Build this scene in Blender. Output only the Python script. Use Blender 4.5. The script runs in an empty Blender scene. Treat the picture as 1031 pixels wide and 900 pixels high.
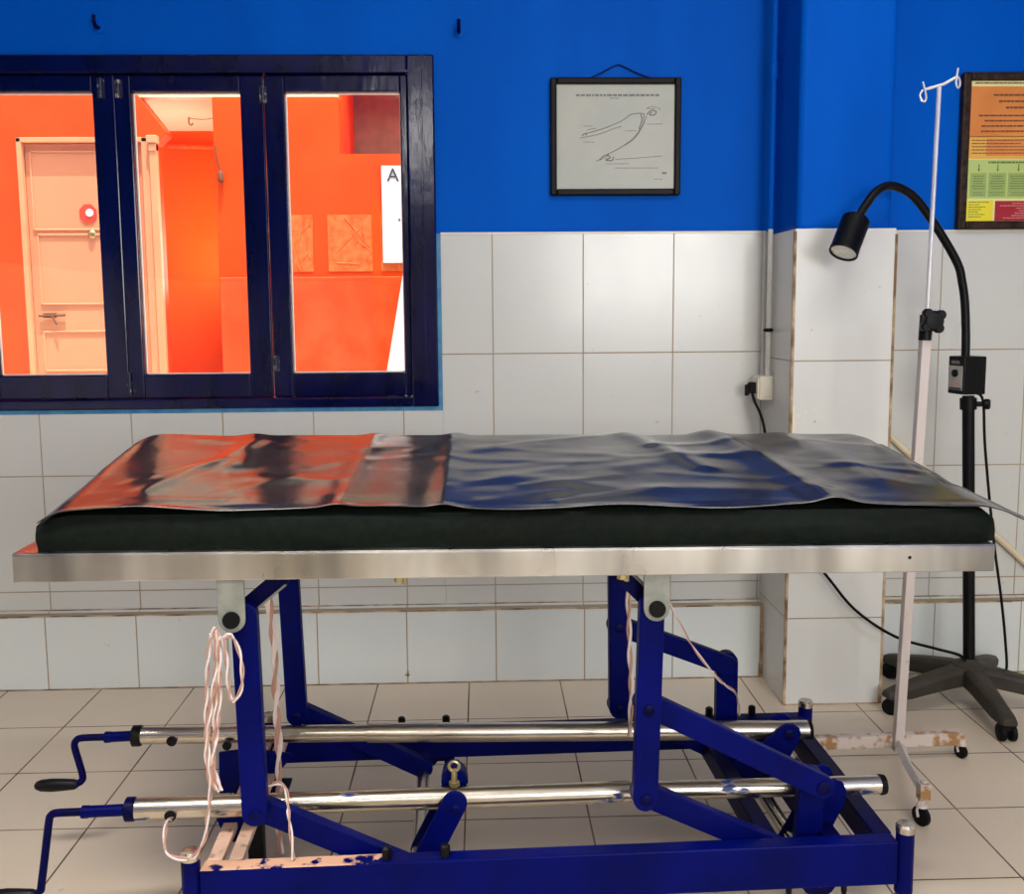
import bpy, bmesh, math, random
from mathutils import Vector, Matrix, noise
random.seed(7)
SC = bpy.context.scene
COL = SC.collection

# ------------------------------------------------------------------ camera
def camera():
    f, pitch, yaw, roll, ppy = 1009.68, 0.11493, 0.030554, 0.0075495, 428.71
    cp, sp, cy, sy = math.cos(pitch), math.sin(pitch), math.cos(yaw), math.sin(yaw)
    fwd = Vector((sy*cp, cy*cp, -sp)); right = Vector((cy, -sy, 0)); down = fwd.cross(right)
    r = math.cos(roll)*right + math.sin(roll)*down
    d = -math.sin(roll)*right + math.cos(roll)*down
    cam = bpy.data.cameras.new('camera'); o = bpy.data.objects.new('camera', cam); COL.objects.link(o)
    m = Matrix((r, -d, -fwd)).transposed().to_4x4(); m.translation = (0, -3.256, 1.22)
    o.matrix_world = m
    cam.sensor_fit = 'HORIZONTAL'; cam.sensor_width = 36; cam.lens = 36*f/1031
    cam.shift_y = (ppy-450)/1031; cam.clip_start = 0.05
    SC.camera = o
camera()

# ------------------------------------------------------------------ light
w = bpy.data.worlds.new('world'); SC.world = w; w.use_nodes = True
w.node_tree.nodes['Background'].inputs[0].default_value = (1.0, 0.86, 0.68, 1)
w.node_tree.nodes['Background'].inputs[1].default_value = 1.3
SC.view_settings.view_transform = 'Standard'
SC.view_settings.look = 'None'
SC.view_settings.gamma = 1
SC.view_settings.exposure = 0.0
SC.view_settings.use_curve_mapping = False
SC.cycles.max_bounces = 10
SC.cycles.sample_clamp_indirect = 6

def area(name, loc, aim, sx, sy, power, color=(1, 1, 1)):
    l = bpy.data.lights.new(name, 'AREA'); l.shape = 'RECTANGLE'; l.size = sx; l.size_y = sy
    l.energy = power; l.color = color
    o = bpy.data.objects.new(name, l); COL.objects.link(o); o.location = loc
    o.rotation_euler = (Vector(aim)-Vector(loc)).to_track_quat('-Z', 'Y').to_euler()
    return o
# daylight through the two openings of the wall behind the camera
area('daylight_window_light', (1.4, -5.08, 1.75), (1.6, 0, 1.7), 1.5, 1.3, 92, (1.0, 0.985, 0.95))
area('daylight_transom_light', (-0.46, -5.08, 2.6), (-0.46, 0, 1.0), 0.16, 0.45, 12, (1.0, 0.96, 0.88))
# the ceiling tube lamp of the room
area('ceiling_tube_light', (0.7, -1.9, 2.84), (0.7, -1.9, 0), 1.2, 0.15, 26, (1.0, 0.985, 0.95))
area('floor_fill_light', (-0.9, -2.5, 2.84), (-0.9, -2.5, 0), 0.9, 0.5, 30, (1.0, 0.965, 0.91)).data.spread = math.radians(95)  # unseen fill added to brighten the left floor, spread kept off the wall
# sun into the roofless passage behind the window, open sky above it and its open right end
sl = bpy.data.lights.new('sun', 'SUN'); sl.energy = 9; sl.angle = 0.01; sl.color = (1.0, 0.95, 0.86)
so = bpy.data.objects.new('sun', sl); COL.objects.link(so); so.rotation_euler = Vector((-0.10, 0.20, -1)).to_track_quat('-Z', 'Y').to_euler()
area('passage_sky_light', (-1.1, 0.75, 3.3), (-1.1, 1.0, 1.2), 3.4, 0.9, 45, (1.0, 0.96, 0.9))
area('alcove_fill_light', (-1.225, 1.95, 1.65), (-1.7, 2.0, 1.8), 0.5, 0.7, 14, (1.0, 0.97, 0.85))  # unseen fill added to brighten the alcove walls and ceiling
area('passage_end_light', (1.0, 0.85, 1.5), (-1.5, 1.3, 1.4), 1.1, 1.6, 26, (1.0, 0.95, 0.88))

# ------------------------------------------------------------------ materials
class NT:
    def __init__(s, name):
        s.m = bpy.data.materials.new(name); s.m.use_nodes = True; s.t = s.m.node_tree
        s.b = s.t.nodes['Principled BSDF']; s._co = None
    def n(s, typ, **kw):
        n = s.t.nodes.new(typ)
        for k, v in kw.items(): setattr(n, k, v)
        return n
    def l(s, a, b): s.t.links.new(a, b)
    def co(s):
        if s._co is None:
            tc = s.n('ShaderNodeTexCoord'); sx = s.n('ShaderNodeSeparateXYZ')
            s.l(tc.outputs['Object'], sx.inputs[0]); s._co = (tc.outputs['Object'], sx.outputs)
        return s._co
    def math(s, op, a, b=None):
        n = s.n('ShaderNodeMath', operation=op)
        for i, v in enumerate((a, b)):
            if v is None: continue
            if isinstance(v, (int, float)): n.inputs[i].default_value = v
            else: s.l(v, n.inputs[i])
        return n.outputs[0]
    def noise(s, scale, detail=3, rough=0.55, vec=None, stretch=None):
        n = s.n('ShaderNodeTexNoise'); n.inputs['Scale'].default_value = scale
        n.inputs['Detail'].default_value = detail; n.inputs['Roughness'].default_value = rough
        v = vec or s.co()[0]
        if stretch:
            mp = s.n('ShaderNodeMapping'); mp.inputs['Scale'].default_value = stretch; s.l(v, mp.inputs[0]); v = mp.outputs[0]
        s.l(v, n.inputs['Vector']); return n.outputs['Fac']
    def ramp(s, fac, stops):
        r = s.n('ShaderNodeValToRGB'); e = r.color_ramp.elements
        while len(e) < len(stops): e.new(0.5)
        for i, (p, c) in enumerate(stops): e[i].position = p; e[i].color = (*c, 1) if len(c) == 3 else c
        s.l(fac, r.inputs[0]); return r.outputs[0]
    def mix(s, fac, a, b):
        n = s.n('ShaderNodeMix', data_type='RGBA')
        for i, v in ((0, fac), (6, a), (7, b)):
            if isinstance(v, (int, float)): n.inputs[i].default_value = v
            elif isinstance(v, tuple): n.inputs[i].default_value = (*v, 1)
            else: s.l(v, n.inputs[i])
        return n.outputs[2]
    def bump(s, h, strength=0.2, dist=0.01):
        b = s.n('ShaderNodeBump'); b.inputs['Strength'].default_value = strength; b.inputs['Distance'].default_value = dist
        s.l(h, b.inputs['Height']); s.l(b.outputs[0], s.b.inputs['Normal'])
    def set(s, **kw):
        names = dict(col='Base Color', rough='Roughness', metal='Metallic', spec='Specular IOR Level', ior='IOR', coat='Coat Weight', coatr='Coat Roughness')
        for k, v in kw.items():
            i = s.b.inputs[names[k]]
            if isinstance(v, tuple): i.default_value = (*v, 1)
            elif isinstance(v, (int, float)): i.default_value = v
            else: s.l(v, i)
        return s.m
    def line(s, c, period, off, width):
        q = s.math('FRACT', s.math('ADD', s.math('DIVIDE', s.math('SUBTRACT', c, off), period), 0.5))
        return s.math('LESS_THAN', s.math('ABSOLUTE', s.math('SUBTRACT', q, 0.5)), width/period/2)

def mottled(name, c1, c2, scale=8, rough=0.5, metal=0.0, bump=0.0, bscale=40, lo=0.35, hi=0.65, stretch=None, **kw):
    t = NT(name)
    col = t.ramp(t.noise(scale, 4, stretch=stretch), [(lo, c1), (hi, c2)])
    m = t.set(col=col, rough=rough, metal=metal, **kw)
    if bump: t.bump(t.noise(bscale, 3, stretch=stretch), bump, 0.004)
    return m

def tile_mat(name, c1, c2, grout, cols, rows, rough=0.22, dirt=(0.3, 0.22, 0.13), gw=0.004, mottle_scale=2.0, vary=0.06):
    """cols / rows: (axis, period, offset) of the joints, or None"""
    t = NT(name); _, sx = t.co(); mask = None; ids = None
    for g in (cols, rows):
        if not g: continue
        ax, per, off = g
        k = t.line(sx[ax], per, off, gw)
        mask = k if mask is None else t.math('MAXIMUM', mask, k)
        fl = t.math('FLOOR', t.math('DIVIDE', t.math('SUBTRACT', sx[ax], off), per))
        ids = fl if ids is None else t.math('ADD', t.math('MULTIPLY', ids, 17.31), fl)
    wn = t.n('ShaderNodeTexWhiteNoise', noise_dimensions='1D'); t.l(ids, wn.inputs['W'])
    base = t.mix(t.noise(mottle_scale, 4), c1, c2)  # two tile tones mottled by noise
    d = tuple(x*(1-vary) for x in c1)
    base = t.mix(t.math('MULTIPLY', wn.outputs['Value'], 0.7), base, d)
    spots = t.ramp(t.noise(38, 2, 0.6), [(0.74, (0, 0, 0)), (0.78, (1, 1, 1))])
    base = t.mix(t.math('MULTIPLY', spots, 0.45), base, dirt)
    gcol = t.mix(t.ramp(t.noise(5, 3), [(0.4, (0, 0, 0)), (0.65, (1, 1, 1))]), grout, dirt)
    col = t.mix(mask, base, gcol)
    r = t.math('ADD', t.math('MULTIPLY', mask, 0.5), t.math('ADD', t.math('MULTIPLY', t.noise(6, 3), 0.12), rough-0.06))
    t.set(col=col, rough=r)
    t.bump(t.math('SUBTRACT', t.math('MULTIPLY', t.noise(3.2, 2), 0.12), mask), 0.35, 0.003)
    return t.m

M = {}
M['blue'] = mottled('blue_wall_paint', (0.0, 0.076, 0.43), (0.0, 0.094, 0.50), 3, 0.5, spec=0.03, bump=0.12, bscale=30, stretch=(1, 1, 0.25))
M['blue_edge'] = mottled('pale_blue_paint_edge', (0.02, 0.16, 0.36), (0.05, 0.25, 0.42), 30, 0.5)
M['walltile'] = tile_mat('white_wall_tile', (0.575, 0.575, 0.54), (0.525, 0.525, 0.49), (0.33, 0.28, 0.2), (0, 0.292, 0.04), (2, 0.383, 1.08-0.383*4))
M['coltile'] = tile_mat('white_pillar_tile', (0.62, 0.615, 0.575), (0.57, 0.565, 0.525), (0.33, 0.28, 0.2), None, (2, 0.394, 1.063-0.394*4))
M['dadotile'] = tile_mat('white_skirting_tile', (0.64, 0.67, 0.65), (0.59, 0.62, 0.60), (0.3, 0.25, 0.17), (0, 0.292, 0.04), (2, 5.0, 0.247))
M['floortile'] = tile_mat('beige_floor_tile', (0.60, 0.50, 0.385), (0.55, 0.455, 0.345), (0.07, 0.045, 0.03), (0, 0.3, -1.25), (1, 0.3, -0.06), 0.3, (0.25, 0.17, 0.1), 0.0045, 4.0, 0.08)
M['grime'] = mottled('brown_joint_grime', (0.16, 0.09, 0.035), (0.48, 0.36, 0.22), 14, 0.8, lo=0.4, hi=0.62)
M['white_plaster'] = mottled('white_ceiling_paint', (0.78, 0.77, 0.74), (0.74, 0.73, 0.7), 3, 0.7)
M['navy_gloss'] = mottled('navy_gloss_paint', (0.0006, 0.0014, 0.024), (0.001, 0.0025, 0.046), 12, 0.17, spec=0.35, bump=0.4, bscale=20, stretch=(1, 1, 0.35))
M['navy_gloss_h'] = mottled('navy_gloss_paint_rail', (0.0006, 0.0014, 0.024), (0.001, 0.0025, 0.046), 12, 0.17, spec=0.35, bump=0.4, bscale=20, stretch=(0.35, 1, 1))
M['scuffed'] = mottled('scuffed_paint_metal', (0.003, 0.004, 0.03), (0.3, 0.28, 0.22), 70, 0.5, lo=0.55, hi=0.66)
M['orange'] = mottled('orange_wall_paint', (0.86, 0.075, 0.006), (0.9, 0.09, 0.009), 4, 0.5, spec=0.2, bump=0.1)
M['olive_door'] = mottled('yellow_olive_door_paint', (0.62, 0.5, 0.1), (0.56, 0.44, 0.08), 4, 0.4)
M['orange_alcove'] = mottled('alcove_wall_paint', (0.86, 0.115, 0.007), (0.9, 0.13, 0.01), 4, 0.5, spec=0.2)
M['orange_rough'] = mottled('worn_orange_wall_paint', (0.84, 0.075, 0.012), (0.88, 0.12, 0.03), 7, 0.5, spec=0.2, bump=0.25, lo=0.4, hi=0.7)
M['orange_light'] = mottled('pale_orange_relief', (0.86, 0.12, 0.022), (0.9, 0.22, 0.06), 30, 0.5, spec=0.2)
M['peach'] = mottled('peach_door_paint', (0.8, 0.345, 0.185), (0.78, 0.32, 0.17), 4, 0.45, spec=0.2)
M['peach_frame'] = mottled('pale_peach_frame_paint', (0.82, 0.40, 0.21), (0.8, 0.35, 0.18), 6, 0.45, spec=0.2)
M['cream'] = mottled('cream_ceiling_paint', (0.95, 0.9, 0.66), (0.93, 0.86, 0.6), 5, 0.6)
M['concrete'] = mottled('grey_brown_concrete', (0.27, 0.25, 0.17), (0.33, 0.3, 0.21), 20, 0.8, bump=0.2)
M['paper'] = mottled('white_paper', (0.86, 0.85, 0.82), (0.84, 0.83, 0.8), 5, 0.7)
M['oldpaper'] = mottled('aged_paper', (0.36, 0.375, 0.33), (0.41, 0.405, 0.34), 6, 0.35, spec=0.25)
M['ink'] = NT('grey_ink').set(col=(0.06, 0.06, 0.065), rough=0.6)
M['paleink'] = NT('pale_grey_ink').set(col=(0.15, 0.155, 0.14), rough=0.6)
M['black_wood'] = mottled('black_frame_wood', (0.003, 0.0025, 0.0025), (0.006, 0.004, 0.003), 20, 0.4, spec=0.1)
M['brown_wood'] = mottled('dark_brown_frame_wood', (0.012, 0.006, 0.004), (0.045, 0.024, 0.013), 55, 0.45, spec=0.15, bump=0.3, bscale=90)
M['poster_orange'] = mottled('orange_print', (0.72, 0.26, 0.05), (0.62, 0.2, 0.035), 5, 0.3)
M['poster_amber'] = NT('amber_print').set(col=(0.74, 0.40, 0.06), rough=0.3)
M['poster_cream'] = NT('cream_print').set(col=(0.75, 0.7, 0.3), rough=0.3)
M['poster_lime'] = NT('pale_green_print').set(col=(0.45, 0.55, 0.16), rough=0.3)
M['poster_green'] = NT('green_print').set(col=(0.30, 0.40, 0.11), rough=0.3)
M['poster_yellow'] = NT('yellow_print').set(col=(0.78, 0.66, 0.02), rough=0.3)
M['poster_red'] = NT('red_print').set(col=(0.34, 0.015, 0.02), rough=0.3)
M['brown_ink'] = NT('brown_ink').set(col=(0.16, 0.05, 0.015), rough=0.6)
M['green_ink'] = NT('green_ink').set(col=(0.12, 0.18, 0.04), rough=0.6)
M['pink_ink'] = NT('pink_ink').set(col=(0.6, 0.2, 0.18), rough=0.6)
M['black_plastic'] = mottled('black_plastic', (0.003, 0.003, 0.0035), (0.006, 0.006, 0.0065), 30, 0.4, spec=0.15)
M['black_metal'] = mottled('black_powder_coat', (0.002, 0.002, 0.0025), (0.004, 0.004, 0.0045), 40, 0.42, spec=0.15)
M['brown_plastic'] = mottled('dusty_dark_plastic', (0.026, 0.022, 0.016), (0.045, 0.037, 0.027), 14, 0.55, spec=0.25)
M['rubber'] = NT('black_rubber').set(col=(0.004, 0.004, 0.004), rough=0.6, spec=0.12)
M['mattress'] = mottled('dark_green_black_rexine', (0.003, 0.0055, 0.004), (0.006, 0.009, 0.0065), 60, 0.6, spec=0.08, bump=0.15, bscale=120)
def sheet_mat():
    t = NT('black_plastic_sheeting')
    t.set(col=t.ramp(t.noise(9, 4), [(0.3, (0.008, 0.008, 0.008)), (0.7, (0.02, 0.018, 0.016))]),
          rough=t.ramp(t.noise(7, 4), [(0.35, (0.16, 0.16, 0.16)), (0.7, (0.26, 0.26, 0.26))]), ior=1.85)
    t.bump(t.noise(26, 3), 0.10, 0.004)
    return t.m
M['sheet'] = sheet_mat()
def steel_mat():
    t = NT('brushed_stainless_steel')
    c = t.ramp(t.noise(5, 3, stretch=(1, 1, 0.2)), [(0.36, (0.27, 0.265, 0.25)), (0.5, (0.5, 0.49, 0.45)), (0.64, (0.66, 0.65, 0.6))])
    t.set(col=c, metal=1.0, rough=t.ramp(t.noise(8, 3, stretch=(1, 1, 0.3)), [(0.35, (0.24, 0.24, 0.24)), (0.7, (0.42, 0.42, 0.42))]))
    t.bump(t.noise(7, 2), 0.12, 0.01)
    return t.m
M['steel'] = steel_mat()
M['galv'] = mottled('galvanised_steel', (0.17, 0.18, 0.15), (0.24, 0.245, 0.205), 22, 0.5, metal=0.1, spec=0.2)
M['chrome'] = mottled('chromed_tube', (0.50, 0.45, 0.37), (0.62, 0.57, 0.48), 10, 0.27, metal=1.0)
def chrome_blue():
    t = NT('chromed_tube_with_paint_smears')
    k = t.ramp(t.noise(30, 4, stretch=(0.3, 1, 1)), [(0.63, (0, 0, 0)), (0.67, (1, 1, 1))])
    c = t.mix(k, t.ramp(t.noise(8, 3), [(0.3, (0.49, 0.44, 0.36)), (0.7, (0.62, 0.57, 0.48))]), (0.004, 0.03, 0.16))
    t.set(col=c, rough=t.math('ADD', t.math('MULTIPLY', k, 0.25), 0.27), metal=t.math('SUBTRACT', 1.0, k))
    return t.m
M['chrome_blue'] = chrome_blue()
M['bedblue'] = mottled('navy_bed_paint', (0.0003, 0.0018, 0.060), (0.0005, 0.0026, 0.095), 7, 0.4, spec=0.06, bump=0.08)
M['bedblue_dark'] = mottled('dark_navy_bed_paint', (0.001, 0.0012, 0.026), (0.0014, 0.002, 0.05), 9, 0.4, spec=0.06)
def rail_mat():
    t = NT('navy_bed_paint_worn_on_top'); _, sx = t.co()
    top = t.math('GREATER_THAN', sx[2], 0.1915)
    kx = t.math('LESS_THAN', t.math('ADD', sx[0], t.math('MULTIPLY', t.noise(9, 3), 0.5)), 0.62)
    k = t.math('MULTIPLY', t.math('MULTIPLY', top, kx), t.ramp(t.noise(24, 4), [(0.36, (0, 0, 0)), (0.42, (1, 1, 1))]))
    t.set(col=t.mix(k, t.ramp(t.noise(7, 4), [(0.35, (0.0003, 0.0018, 0.060)), (0.65, (0.0005, 0.0028, 0.10))]), (0.6, 0.34, 0.22)), rough=0.4, spec=0.06)
    return t.m
M['rail'] = rail_mat()
M['worn_pink'] = mottled('worn_pink_primer', (0.66, 0.43, 0.31), (0.2, 0.12, 0.09), 26, 0.5, lo=0.56, hi=0.66)
M['ivpaint'] = mottled('chipped_pink_white_paint', (0.5, 0.435, 0.4), (0.3, 0.19, 0.14), 30, 0.45, lo=0.62, hi=0.72)
M['ivrust'] = mottled('rusty_pink_white_paint', (0.52, 0.44, 0.385), (0.3, 0.155, 0.055), 30, 0.55, lo=0.48, hi=0.6)
M['ivsteel'] = mottled('ivory_steel_rod', (0.8, 0.78, 0.74), (0.7, 0.66, 0.6), 8, 0.25, metal=0.6)
M['wire_white'] = NT('white_wire_insulation').set(col=(0.66, 0.55, 0.5), rough=0.5)
M['wire_red'] = NT('brown_red_wire_insulation').set(col=(0.42, 0.23, 0.17), rough=0.5)
M['cream_pvc'] = mottled('cream_plastic', (0.68, 0.64, 0.52), (0.62, 0.57, 0.44), 10, 0.4)
M['conduit'] = mottled('grey_white_conduit', (0.55, 0.53, 0.48), (0.48, 0.46, 0.41), 12, 0.4)
M['cream_pipe'] = mottled('cream_painted_tube', (0.7, 0.6, 0.42), (0.6, 0.5, 0.33), 12, 0.45)
M['silver_label'] = mottled('silver_label', (0.42, 0.41, 0.37), (0.36, 0.35, 0.31), 20, 0.4)
M['reflector'] = mottled('lamp_reflector', (0.75, 0.74, 0.68), (0.6, 0.59, 0.52), 60, 0.25, metal=0.4)
M['white_paint'] = mottled('white_gloss_paint', (0.9, 0.9, 0.88), (0.88, 0.88, 0.86), 5, 0.4)
M['brass'] = NT('brass').set(col=(0.4, 0.33, 0.16), rough=0.35, metal=0.8)
M['sticker'] = NT('red_sticker').set(col=(0.75, 0.07, 0.03), rough=0.5)
def glass_mat():
    m = bpy.data.materials.new('window_glass'); m.use_nodes = True; t = m.node_tree; t.nodes.clear()
    o = t.nodes.new('ShaderNodeOutputMaterial'); mx = t.nodes.new('ShaderNodeMixShader')
    tr = t.nodes.new('ShaderNodeBsdfTransparent'); gl = t.nodes.new('ShaderNodeBsdfGlossy'); fr = t.nodes.new('ShaderNodeFresnel')
    tr.inputs[0].default_value = (0.97, 0.97, 0.96, 1); gl.inputs['Roughness'].default_value = 0.02; fr.inputs[0].default_value = 1.45
    t.links.new(fr.outputs[0], mx.inputs[0]); t.links.new(tr.outputs[0], mx.inputs[1]); t.links.new(gl.outputs[0], mx.inputs[2])
    t.links.new(mx.outputs[0], o.inputs[0]); return m
M['glass'] = glass_mat()

# ------------------------------------------------------------------ mesh helpers
class MB:
    def __init__(s): s.bm = bmesh.new(); s.mi = 0
    def _f(s, vs):
        try:
            f = s.bm.faces.new(vs); f.material_index = s.mi; return f
        except ValueError: return None
    def box(s, x0, x1, y0, y1, z0, z1):
        v = [s.bm.verts.new(p) for p in ((x0,y0,z0),(x1,y0,z0),(x1,y1,z0),(x0,y1,z0),(x0,y0,z1),(x1,y0,z1),(x1,y1,z1),(x0,y1,z1))]
        for q in ((0,3,2,1),(4,5,6,7),(0,1,5,4),(1,2,6,5),(2,3,7,6),(3,0,4,7)): s._f([v[i] for i in q])
        return s
    def prism(s, pts, vec):
        """extrude a planar polygon (3-D points) along vec"""
        vec = Vector(vec); a = [s.bm.verts.new(p) for p in pts]; b = [s.bm.verts.new(Vector(p)+vec) for p in pts]
        n = len(pts); s._f(a[::-1]); s._f(b)
        for i in range(n): s._f([a[i], a[(i+1) % n], b[(i+1) % n], b[i]])
        return s
    def xz(s, pts, y0, y1): return s.prism([(x, y0, z) for x, z in pts], (0, y1-y0, 0))
    def bar(s, p, q, wd, y0, y1, seg=8):
        """flat bar with rounded ends between two points of an xz plane"""
        p, q = Vector(p), Vector(q); d = (q-p).normalized(); a0 = math.atan2(d.y, d.x); pts = []
        for c, st in ((q, a0-math.pi/2), (p, a0+math.pi/2)):
            for i in range(seg+1):
                a = st+math.pi*i/seg; pts.append((c.x+wd/2*math.cos(a), c.y+wd/2*math.sin(a)))
        return s.xz(pts, y0, y1)
    def tube(s, path, r, seg=10, cap=True):
        path = [Vector(p) for p in path]; n = len(path); rings = []
        rr = r if isinstance(r, (list, tuple)) else [r]*n
        up = None
        for i, p in enumerate(path):
            t = (path[min(i+1, n-1)]-path[max(i-1, 0)]).normalized()
            if up is None:
                up = Vector((0, 0, 1)) if abs(t.z) < 0.9 else Vector((1, 0, 0))
            u = (up-t*up.dot(t)).normalized(); v = t.cross(u); up = u
            rings.append([s.bm.verts.new(p+rr[i]*(math.cos(2*math.pi*k/seg)*u+math.sin(2*math.pi*k/seg)*v)) for k in range(seg)])
        for a, b in zip(rings, rings[1:]):
            for k in range(seg): s._f([a[k], a[(k+1) % seg], b[(k+1) % seg], b[k]])
        if cap: s._f(rings[0][::-1]); s._f(rings[-1])
        return s
    def cyl(s, p, q, r, seg=20): return s.tube([p, q], r, seg)
    def ring(s, path_pts, prof): pass
    def torus(s, c, axis, R_, r, seg=18, ms=8, arc=2*math.pi, start=0):
        c = Vector(c); ax = Vector(axis).normalized(); u = ax.orthogonal().normalized(); v = ax.cross(u)
        pts = [c+R_*(math.cos(start+arc*i/seg)*u+math.sin(start+arc*i/seg)*v) for i in range(seg+1)]
        return s.tube(pts, r, ms)
    def lathe(s, base, axis, prof, seg=24):
        base = Vector(base); ax = Vector(axis).normalized(); u = ax.orthogonal().normalized(); v = ax.cross(u); rings = []
        for r, h in prof:
            rings.append([s.bm.verts.new(base+ax*h+max(r, 1e-4)*(math.cos(2*math.pi*k/seg)*u+math.sin(2*math.pi*k/seg)*v)) for k in range(seg)])
        for a, b in zip(rings, rings[1:]):
            for k in range(seg): s._f([a[k], a[(k+1) % seg], b[(k+1) % seg], b[k]])
        s._f(rings[0][::-1]); s._f(rings[-1]); return s
    def build(s, name, mat, parent=None, origin=(0, 0, 0), smooth=False, bevel=0.0, seg=2, angle=0.6):
        bmesh.ops.recalc_face_normals(s.bm, faces=s.bm.faces)
        me = bpy.data.meshes.new(name)
        bmesh.ops.translate(s.bm, verts=s.bm.verts, vec=-Vector(origin))
        s.bm.to_mesh(me); s.bm.free()
        for m in (mat if isinstance(mat, (list, tuple)) else [mat]): me.materials.append(m)
        if smooth:
            for p in me.polygons: p.use_smooth = True
            try: me.set_sharp_from_angle(angle=angle)
            except Exception: pass
        o = bpy.data.objects.new(name, me); COL.objects.link(o)
        o.location = origin
        if parent: o.parent = parent
        if bevel:
            b = o.modifiers.new('bevel', 'BEVEL'); b.width = bevel; b.segments = seg; b.limit_method = 'ANGLE'; b.angle_limit = 0.7
        return o
def smooth_path(pts, per=6):
    pts = [Vector(p) for p in pts]; out = []
    for i in range(len(pts)-1):
        p0 = pts[max(i-1, 0)]; p1 = pts[i]; p2 = pts[i+1]; p3 = pts[min(i+2, len(pts)-1)]
        for k in range(per):
            t = k/per
            out.append(0.5*((2*p1)+(p2-p0)*t+(2*p0-5*p1+4*p2-p3)*t*t+(3*p1-p0-3*p2+p3)*t**3))
    out.append(pts[-1]); return out
def empty(name, loc, rz=0):
    o = bpy.data.objects.new(name, None); COL.objects.link(o); o.location = loc; o.rotation_euler = (0, 0, rz); o.empty_display_size = 0.1
    return o
def tag(o, label, cat, group=None):
    o['label'] = label; o['category'] = cat
    if group: o['group'] = group
    return o
def struct(o): o['kind'] = 'structure'; return o
def lab(o, label): o['label'] = label; return o

# ------------------------------------------------------------------ room shell
XL, XR, YF, ZC = -2.3, 2.3, -5.0, 2.9
WX0, WX1, WZ0, WZ1 = -1.70, -0.137, 0.912, 2.012     # window opening
TZ = 1.463                                            # top of the tiles

struct(MB().box(XL-0.1, XR+0.1, YF-0.1, 0.0, -0.1, 0).build('floor', M['floortile']))
struct(MB().box(XL-0.1, XR+0.1, YF-0.1, 0.15, ZC, ZC+0.1).build('ceiling', M['white_plaster']))
m = MB()
m.box(XL-0.1, WX0, 0, 0.15, 0, ZC).box(WX1, XR+0.1, 0, 0.15, 0, ZC)
m.box(WX0, WX1, 0, 0.15, 0, WZ0).box(WX0, WX1, 0, 0.15, WZ1, ZC)
wb = struct(m.build('wall_back', M['blue']))
m = MB()
m.box(XL, WX0-0.012, -0.007, 0, 0, TZ).box(WX1+0.012, XR, -0.007, 0, 0, TZ).box(WX0-0.012, WX1+0.012, -0.007, 0, 0, WZ0-0.012)
m.build('tile_cladding', M['walltile'], wb, bevel=0.002)
m = MB()                                              # slightly paler painted plaster lip round the window
m.box(WX1, WX1+0.012, -0.008, 0, WZ0-0.012, TZ).box(WX0-0.012, WX1+0.012, -0.0085, 0.0, WZ0-0.014, WZ0)
m.build('reveal_lip', M['blue_edge'], wb)
m = MB()
m.box(WX1+0.013, 0.92, -0.0095, -0.006, TZ-0.002, TZ+0.004).box(1.23, XR, -0.0095, -0.006, TZ-0.002, TZ+0.004)
lab(m.build('tile_top_edge', M['cream_pvc'], wb), 'pale uneven edge where blue paint meets the white tiles')

# skirting ledge
m = MB()
for a, b in ((XL, 0.925), (1.225, XR)):
    m.prism([(a, 0, 0), (a, -0.058, 0), (a, -0.058, 0.243), (a, -0.052, 0.247), (a, 0, 0.252)], (b-a, 0, 0))
bb = struct(m.build('baseboard_back', M['dadotile']))
m = MB()
for a, b in ((XL, 0.925), (1.225, XR)):
    x = a
    while x < b-0.001:
        e = min(b, x+random.uniform(0.05, 0.16)); h = random.uniform(0.0005, 0.003)
        m.box(x, e, -0.0592, -0.05, 0.2445-h, 0.2445+0.002); x = e
    m.box(a, b, -0.012, -0.006, 0.25, 0.2535)
    m.box(a, b, -0.0595, -0.05, 0.0, 0.003)
m.box(0.917, 0.925, -0.063, -0.055, 0.0, 0.24)
m.box(0.912, 0.925, -0.0635, -0.056, 0.0, 0.05)
m.build('joint_grime', M['grime'], bb)
m = MB(); m.box(-0.262, -0.245, -0.0588, -0.056, 0.026, 0.031).box(-0.255, -0.248, -0.0588, -0.056, 0.022, 0.042)
m.build('rust_stain', M['grime'], bb)

# pillar
CX0, CX1, CY = 0.925, 1.225, -0.302
m = MB().box(CX0+0.012, CX1-0.006, CY+0.02, 0, TZ-0.02, ZC)
wp = struct(m.build('wall_pillar', M['blue'], bevel=0.02, seg=4))
m = MB().box(CX0, CX1, CY, 0, 0, TZ-0.012)
m.build('tile_cladding', M['coltile'], wp, bevel=0.003)
m = MB()
for x in (CX0, CX1):
    m.box(x-0.004, x+0.004, CY-0.0015, CY+0.006, 0.0, TZ-0.02 if x == CX0 else TZ-0.03)
m.box(CX1-0.006, CX1+0.0022, CY+0.003, CY+0.012, 0.0, TZ-0.06)
z = 0.0
m.box(CX1-0.007, CX1+0.004, CY-0.0018, CY+0.006, 0.0, 0.06)
m.box(CX0, CX1, CY-0.0015, CY+0.004, 0.0, 0.004)
m.build('joint_grime', M['grime'], wp)
m = MB()
for i in range(22):
    x, z = CX0+0.02+0.07*random.random()**2, 0.72+0.2*random.random(); r = random.uniform(0.0012, 0.004)
    m.box(x-r, x+r, CY-0.0012, CY+0.001, z-r*1.3, z+r)
m.box(CX0-0.0005, CX0+0.012, CY-0.0012, CY+0.01, 0.80, 0.93)
m.build('plaster_patch', M['cream_pvc'], wp)

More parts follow.
